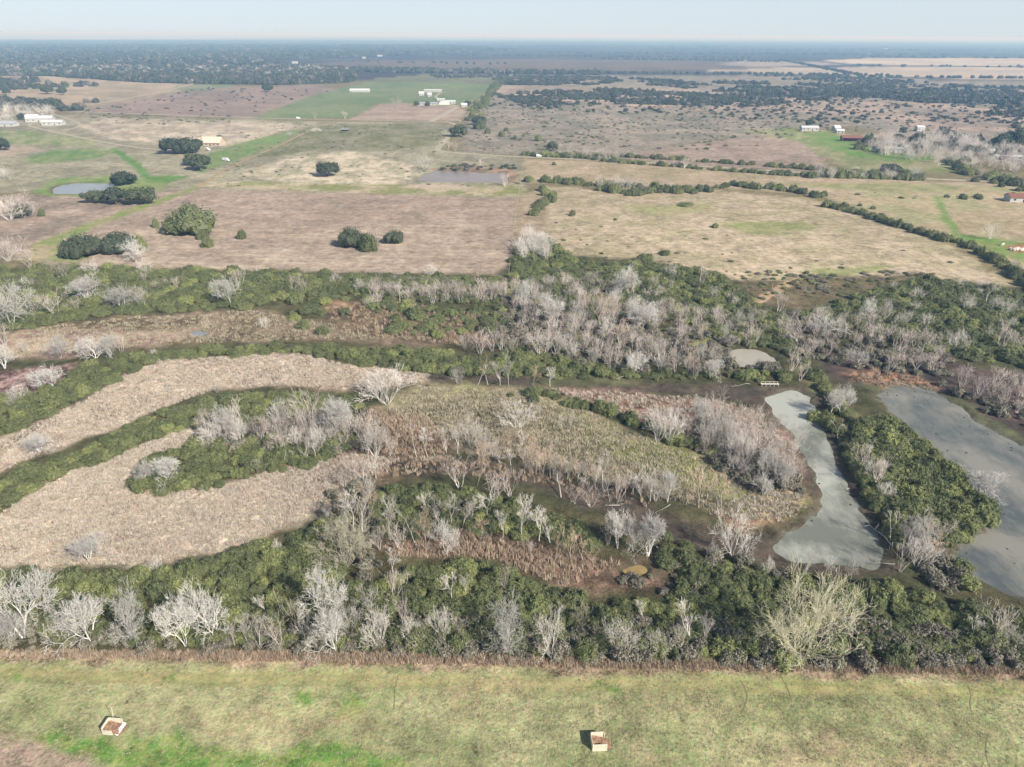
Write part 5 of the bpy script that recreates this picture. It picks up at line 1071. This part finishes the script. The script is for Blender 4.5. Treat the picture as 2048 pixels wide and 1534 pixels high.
# ------------------------------------------------------------------ buildings
M_WROOF = mat('white_metal_roof', (.55, .55, .55), .6, .3); M_WWALL = mat('white_siding', (.45, .45, .43)); M_TROOF = mat('tan_shingle_roof', (.62, .52, .40)); M_TWALL = mat('tan_brick', (.46, .36, .28))
M_GLASS = mat('dark_window', (.03, .035, .04), .2, .5); M_RUST = mat('rusty_roof', (.22, .10, .07)); M_GREYR = mat('grey_roof', (.34, .35, .37)); M_DARK = mat('dark_opening', (.03, .03, .03)); M_GREEN = mat('pale_green_fabric', (.55, .62, .55), .6)
def building(u, v, wx, dy, wall, rise, rz, lab, mw, mr, cat='house', nwin=4, name='farm_building', hoop=False, lean=False, open_front=False):
    x, y = G(u, v); o = thing(name, lab, cat, (x, y, 0), rz, None, (.88, .88, .88))
    wl = []
    if hoop:
        V, F = [], []; n = 10
        for i in range(n + 1):
            a = math.pi * i / n
            for s in (-dy / 2, dy / 2): V.append((math.cos(a) * wx / 2, s, math.sin(a) * wall))
        for i in range(n): F.append((2 * i, 2 * i + 1, 2 * i + 3, 2 * i + 2))
        F.append(tuple(2 * i for i in range(n + 1))); F.append(tuple(2 * i + 1 for i in range(n, -1, -1))); link('shell', new_mesh('shell', V, F, mr), o); return o
    if open_front:
        lst = [((-wx / 2 + .2, 0, wall / 2), (.3, dy, wall)), ((wx / 2 - .2, 0, wall / 2), (.3, dy, wall)), ((0, dy / 2 - .15, wall / 2), (wx - .8, .3, wall))]
        link('wall', boxes('wall', lst, mw), o)
        for k in range(6): link('post', boxes('post', [((-wx / 2 + 1 + (wx - 2) * k / 5, -dy / 2 + .2, wall / 2), (.3, .3, wall))], mw), o)
    else:
        link('wall', boxes('wall', [((0, 0, wall / 2), (wx, dy, wall))], mw), o)
        V, F = [], []
        b = [(-wx / 2 + .02, -dy / 2 + .3, wall), (-wx / 2 + .02, dy / 2 - .3, wall), (-wx / 2 + .02, 0, wall + rise - .1)]
        V = b + [(-p[0], p[1], p[2]) for p in b]; link('gable', new_mesh('gable', V, [(0, 1, 2), (3, 5, 4)], mw), o)
    e = .6; V = [(-wx / 2 - e, -dy / 2 - e, wall - .1), (wx / 2 + e, -dy / 2 - e, wall - .1), (wx / 2 + e, 0, wall + rise), (-wx / 2 - e, 0, wall + rise), (-wx / 2 - e, dy / 2 + e, wall - .1), (wx / 2 + e, dy / 2 + e, wall - .1)]
    V += [(p[0], p[1], p[2] + .22) for p in V]; F = [(0, 3, 2, 1), (3, 4, 5, 2), (6, 7, 8, 9), (9, 8, 11, 10), (0, 1, 7, 6), (4, 10, 11, 5), (0, 6, 9, 3), (3, 9, 10, 4), (1, 2, 8, 7), (2, 5, 11, 8)]
    link('roof', new_mesh('roof', V, F, mr), o)
    if not open_front:
        for k in range(nwin):
            cx = -wx / 2 + wx * (k + .5) / nwin
            if k == nwin // 2: link('door', boxes('door', [((cx, -dy / 2 - .05, 1.1), (1.2, .12, 2.2))], M_GLASS), o)
            else: link('window', boxes('window', [((cx, -dy / 2 - .05, wall * .55), (1.6, .12, 1.2))], M_GLASS), o)
    return o
B = building
B(427,290,22,16,3.4,5.5,R(-4),'large tan shingled house beside the two dark oaks',M_TWALL,M_TROOF,nwin=5,name='tan_house')
B(398,288,22,11,3,3.4,R(-4),'lower tan roofed wing joined to the left of the tan house',M_TWALL,M_TROOF,nwin=4,name='tan_house_wing')
V, F = [], []
B(82,243,34,14,4.6,3.2,R(10),'largest white farm building, white roof, left side',M_WWALL,M_WROOF,nwin=5,name='white_farmhouse')
B(108,250,26,12,4.2,2.2,R(8),'lower white building in front of the largest white one',M_WWALL,M_WROOF,nwin=4,name='white_barn',cat='barn')
B(66,240,16,12,5,2.6,R(20),'small white annex at the left end of the white farm',M_WWALL,M_WROOF,nwin=3,name='white_annex')
B(8,252,34,12,3.4,3,R(6),'dark grey roofed building at the left picture edge',M_WWALL,M_GREYR,nwin=4,name='grey_roofed_barn',cat='barn')
B(720,184,42,14,3.4,3.4,R(4),'long white roofed barn standing alone in the green pasture',M_WWALL,M_WROOF,'barn',nwin=6,name='long_barn')
B(866,184,38,8,4,1.4,R(3),'long white trailer row beyond the ranch drive',M_WWALL,M_WROOF,'trailer',nwin=9,name='long_trailer')
B(888,209,20,14,6.5,0,R(5),'pale green hooped shed in the ranch yard',M_GREEN,M_GREEN,'shed',name='hoop_shed',hoop=True)
B(901,207,18,10,3.6,2,R(4),'white metal shed right of the hooped shed',M_WWALL,M_WROOF,'shed',nwin=3,name='metal_shed')
B(856,210,34,9,3,1.6,R(3),'long low grey roofed house left of the hooped shed',M_WWALL,M_GREYR,nwin=6,name='low_house')
B(882,202,14,8,3,1.6,R(4),'small white shed behind the hooped shed',M_WWALL,M_WROOF,'shed',nwin=2,name='back_shed')
B(843,191,10,8,4,3.6,R(10),'small white gabled cottage behind the ranch',M_WWALL,M_WROOF,nwin=2,name='cottage')
B(859,193,8,8,4,3,R(14),'small white hut right of the gabled cottage',M_WWALL,M_WROOF,'hut',nwin=2,name='hut')
B(928,214,10,9,3.8,2.6,R(12),'small white cabin beside the track at the ranch',M_WWALL,M_WROOF,'cabin',nwin=2,name='cabin')
B(1618,261,22,9,4,2,R(-3),'long white house under a round dark tree',M_WWALL,M_WROOF,nwin=4,name='white_house')
B(1672,261,8,8,3.6,3,R(10),'tiny white shed with a peaked roof, upper of two',M_WWALL,M_WROOF,'shed',nwin=2,name='peaked_shed')
B(1679,266,9,7,3,2,R(-6),'tiny white shed, lower of the two side by side',M_WWALL,M_WROOF,'shed',nwin=2,name='white_shed')
B(1705,282,27,10,4,2.6,R(-8),'rusty red barn with an open dark front',M_RUST,M_RUST,'barn',name='red_barn',open_front=True)
B(1783,304,34,9,4,1.2,R(-3),'long white mobile home among bare trees on the right',M_WWALL,M_GREYR,'mobile home',nwin=7,name='mobile_home')
B(1822,302,18,14,3.8,2.4,R(-14),'open carport with a white roof beside the mobile home',M_PALE,M_WROOF,'carport',name='carport',open_front=True)
B(1778,291,14,8,3,1.4,R(-3),'low white roofed shed behind the mobile home',M_WWALL,M_WROOF,'shed',nwin=2,name='low_shed')
B(1838,262,10,8,5,2,R(4),'small white tower-like shed in the far bare trees',M_WWALL,M_WROOF,'shed',nwin=2,name='far_shed')
B(1952,296,28,9,3.6,1.6,R(-3),'long white roof half hidden by far bare trees',M_WWALL,M_WROOF,nwin=5,name='hidden_house')
B(1979,312,9,9,4,3,R(20),'white gabled hut near the right picture edge',M_WWALL,M_WROOF,'hut',nwin=2,name='gabled_hut')
B(2015,318,26,8,3,1.4,R(-8),'long low white roofed shed at the right edge',M_WWALL,M_WROOF,'shed',nwin=4,name='low_long_shed')
B(2040,402,20,10,3.4,2.4,R(-6),'maroon roofed shed cut by the right picture edge',M_WWALL,M_RUST,'shed',nwin=3,name='maroon_shed')
B(690,262,9,4,2.2,.6,R(2),'dark low cattle shelter in the olive pasture',M_DARK,M_GREYR,'shelter',nwin=2,name='cattle_shelter')
for k, (u, v, wd, lab) in enumerate([(797,71.6,300,'widest bright building on the far horizon'),(912,72.6,160,'small bright building on the horizon, right of the widest'),(1060,101,0,''),(1740,109,40,'white building in the far dark plain on the right'),(760,113,60,'pale farm group at the far edge of the dark woods'),(728,117,40,'tiny white farm left of the pale farm group'),(590,127,50,'small white buildings in the left dark woods'),(1115,75,120,'faint pale building on the horizon right of centre'),(1772,98,60,'faint white plant in the distant haze')]):
    if wd:
        wd *= .9 if v < 80 else .42
        x, y = G(u, max(v, 72.5)); y = min(y, 30000); x = x if y < 30000 else (u - 1024) / FPX * y
        o = thing('distant_building', lab, 'building', (x, y, 0)); hgt = 7 if wd < 60 else 18
        link('wall', boxes('wall', [((0, 0, hgt * .4), (wd, wd * .3, hgt * .8))], M_WWALL), o); link('roof', boxes('roof', [((0, 0, hgt * .9), (wd * 1.02, wd * .32, hgt * .2))], M_WROOF), o)

# white van and small trailers
M_PAINT = mat('white_vehicle_paint', (.8, .8, .8), .35, .5); M_TYRE = mat('tyre', (.02, .02, .02))
def van(u, v, rz, lab, L_=6, name='white_van', cat='van'):
    x, y = G(u, v); o = thing(name, lab, cat, (x, y, 0), rz)
    me = bpy.data.meshes.new('body'); bm = bmesh.new(); pr = [(-L_/2, .5), (L_/2, .5), (L_/2, 1.3), (L_/2 - 1.0, 1.5), (L_/2 - 1.8, 2.5), (-L_/2, 2.6)]
    a = [bm.verts.new((p[0], -1, p[1])) for p in pr]; b = [bm.verts.new((p[0], 1, p[1])) for p in pr]; bm.faces.new(a); bm.faces.new(b[::-1])
    for i in range(6): bm.faces.new((a[i], b[i], b[(i + 1) % 6], a[(i + 1) % 6]))
    bmesh.ops.recalc_face_normals(bm, faces=bm.faces); bmesh.ops.bevel(bm, geom=bm.edges[:], offset=.1, segments=2, affect='EDGES'); bm.to_mesh(me); bm.free(); me.materials.append(M_PAINT); link('body', me, o)
    link('side_window', boxes('side_window', [((L_/2 - 2.3, -1.01, 1.95), (1.0, .04, .6)), ((L_/2 - 2.3, 1.01, 1.95), (1.0, .04, .6))], M_GLASS), o)
    for wx_ in (-L_/2 + 1.2, L_/2 - 1.1):
        for s in (-.95, .95):
            bm = bmesh.new(); bmesh.ops.create_cone(bm, cap_ends=True, segments=14, radius1=.42, radius2=.42, depth=.26, matrix=Matrix.Translation((wx_, s, .42)) @ Matrix.Rotation(R(90), 4, 'X')); me = bpy.data.meshes.new('wheel'); bm.to_mesh(me); bm.free(); me.materials.append(M_TYRE); link('wheel', me, o)
van(452,322,R(-25),'white van parked on the grass right of the tan house',7)
van(1078,314,R(2),'white car on the pale road at the end of the hedge',5,'white_car','car')
van(416,301,R(-30),'pale car parked in front of the tan house',5,'white_car','car')
van(597,238,R(0),'pale pickup on the long farm road',5,'pickup_truck','pickup')

# utility poles: thing > pole, crossarm
M_POLE = mat('pole_wood', (.24, .21, .18))
def upole(u, v, hpx, lab):
    x, y = G(u, v); h = hm(x, y, hpx); o = thing('utility_pole', lab, 'utility pole', (x, y, 0), R(20), 'utility poles')
    link('pole', tubes([(Vector((0, 0, -.2)), Vector((0, 0, h)), .17, .13, 0)], M_POLE, 'pole', .1), o); link('crossarm', boxes('crossarm', [((0, 0, h - .6), (2.4, .12, .14))], M_POLE), o)
for q in ((637,264,20,'utility pole nearest the pale pad in the pasture'),(627,262,16,'utility pole beside the pale pad, left one'),(662,240,14,'utility pole on the farm road, right of the junction'),(538,296,16,'utility pole by the diagonal green track'),(481,323,18,'pale utility pole below the tan house lawn'),(532,232,13,'utility pole in the green pasture above the road'),(390,312,17,'pale pole in front of the dark oaks')): upole(*q)
# pad in the pasture
P = GP([(624,256),(640,257),(645,262),(622,263)]); structure(link('bare_soil', new_mesh('bare_soil', [(p[0], p[1], .1) for p in P], [(0, 3, 2, 1)], mat('pale_pad', alb((214, 206, 184))))))

# fences: thing > each post, wires
M_POST = mat('fence_post_wood', (.42, .38, .33))
def fence(pts, gap, lab, h=1.4):
    Pw = GP(pts); o = thing('wire_fence', lab, 'fence', (Pw[0][0], Pw[0][1], 0)); V, F = [], []; boxv((0, 0, h / 2), (.14, .14, h), V, F); me = new_mesh('post', V, F, M_POST); W_ = []
    for a, b in zip(Pw[:-1], Pw[1:]):
        n = max(1, int(np.linalg.norm(b - a) / gap))
        for i in range(n): q = a + (b - a) * i / n - Pw[0]; link('post', me, o, (q[0], q[1], 0))
        for z in (.4, .8, 1.25): W_.append((Vector((*(a - Pw[0]), z)), Vector((*(b - Pw[0]), z)), .012, .012, 0))
    link('wire', tubes(W_, M_POST, 'wire', .012), o)
fence([(1018,546),(1026,470),(1036,398),(1046,330)], 7, 'wire fence down the right side of the brown ploughed field')
fence([(90,530),(400,539),(700,548),(1018,549)], 7, 'wire fence along the lower edge of the ploughed field')
fence([(60,492),(150,458),(250,420),(372,374),(470,326),(560,288),(640,252)], 10, 'wire fence beside the long diagonal green track')
fence([(1880,400),(1905,440),(1935,475)], 8, 'wire fence beside the green lane on the right')
fence([(1640,392),(1760,402),(1880,408)], 10, 'wire fence across the far right pasture')
# white marker posts
for u, v, lab in ((1239,438,'small white post in the straw coloured field'),(513,541,'white marker post on the lower fence of the ploughed field'),(130,483,'white post at the end of the diagonal green track'),(1655,388,'white post left in the far right pasture'),(1674,392,'white post right of its twin in the far right pasture')):
    x, y = G(u, v); o = link('marker_post', boxes('marker_post', [((0, 0, .9), (.35, .35, 1.8))], M_WWALL), None, (x, y, 0)); tag(o, lab, 'post')

# cattle: one continuous body each
def cow(u, v, rz, color, lab):
    x, y = G(u, v); V = [(0,0,1.15),(.55,0,1.2),(-.6,0,1.15),(.95,0,1.45),(1.35,0,1.35)]; E = [(0,1),(0,2),(1,3),(3,4)]; Rr = [.42,.40,.38,.2,.13]
    for sx_, sy in ((.55,.22),(.55,-.22),(-.6,.22),(-.6,-.22)):
        b = len(V); V += [(sx_, sy, .75), (sx_ + .03, sy, .4), (sx_, sy, 0)]; E += [(1 if sx_ > 0 else 2, b), (b, b + 1), (b + 1, b + 2)]; Rr += [.13, .08, .07]
    b = len(V); V.append((-1.0, 0, .8)); E.append((2, b)); Rr.append(.04)
    me = bpy.data.meshes.new('cow'); me.from_pydata(V, E, []); o = link('cow', me, None, (x, y, 0), rz); md = o.modifiers.new('s', 'SKIN'); md.use_smooth_shade = True
    for i, r in enumerate(Rr): me.skin_vertices[0].data[i].radius = (r, r)
    me.skin_vertices[0].data[0].use_root = True
    o.modifiers.new('u', 'SUBSURF').levels = 1; me.materials.append(color); tag(o, lab, 'cow', 'cattle in the right hand lawn')
M_COW = mat('cream_hide', (.72, .68, .60)); M_COWB = mat('brown_hide', (.22, .12, .07))
cow(1937,490,R(170),M_COW,'cream cow standing at the end of the dark hedge'); cow(2004,492,R(10),M_COW,'cream cow left of the rubble pile')
# rubble pile by the right edge
M_RUB = mat('rubble_pale', (.60, .50, .42), vary=.3)
for k in range(14):
    rng = rg(k + 71); x, y = G(2020 + 2.1 * k, 499 + 3 * rng.random()); s = .9 + .9 * rng.random(); bm = bmesh.new(); bmesh.ops.create_icosphere(bm, subdivisions=1, radius=1)
    for vv in bm.verts: vv.co *= .8 + .35 * rng.random()
    me = bpy.data.meshes.new('rubble_block'); bm.to_mesh(me); bm.free(); me.materials.append(M_RUB)
    o = link('rubble_block', me, None, (x, y, .5 * s), rng.random() * 6, (s, s * .7, s * .6)); tag(o, '%s pale block from left in the rubble pile on the lawn' % ordinal(k), 'rubble', 'blocks of the rubble pile')

# ------------------------------------------------------------------ air
M_HAZE = bpy.data.materials.new('air_haze'); M_HAZE.use_nodes = True; hn = M_HAZE.node_tree; hn.nodes.clear()
pv = hn.nodes.new('ShaderNodeVolumePrincipled'); pv.inputs['Density'].default_value = 1.8e-4; pv.inputs['Color'].default_value = (.34, .64, 1.0, 1); pv.inputs['Absorption Color'].default_value = (1, 1, 1, 1); pv.inputs['Anisotropy'].default_value = .0
ho = hn.nodes.new('ShaderNodeOutputMaterial'); hn.links.new(pv.outputs[0], ho.inputs['Volume'])
hz = link('haze', boxes('haze', [((0, 0, (106 - 3.5) / 2), (290000, 290000, 106 + 3.5))], M_HAZE)); hz['kind'] = 'stuff'
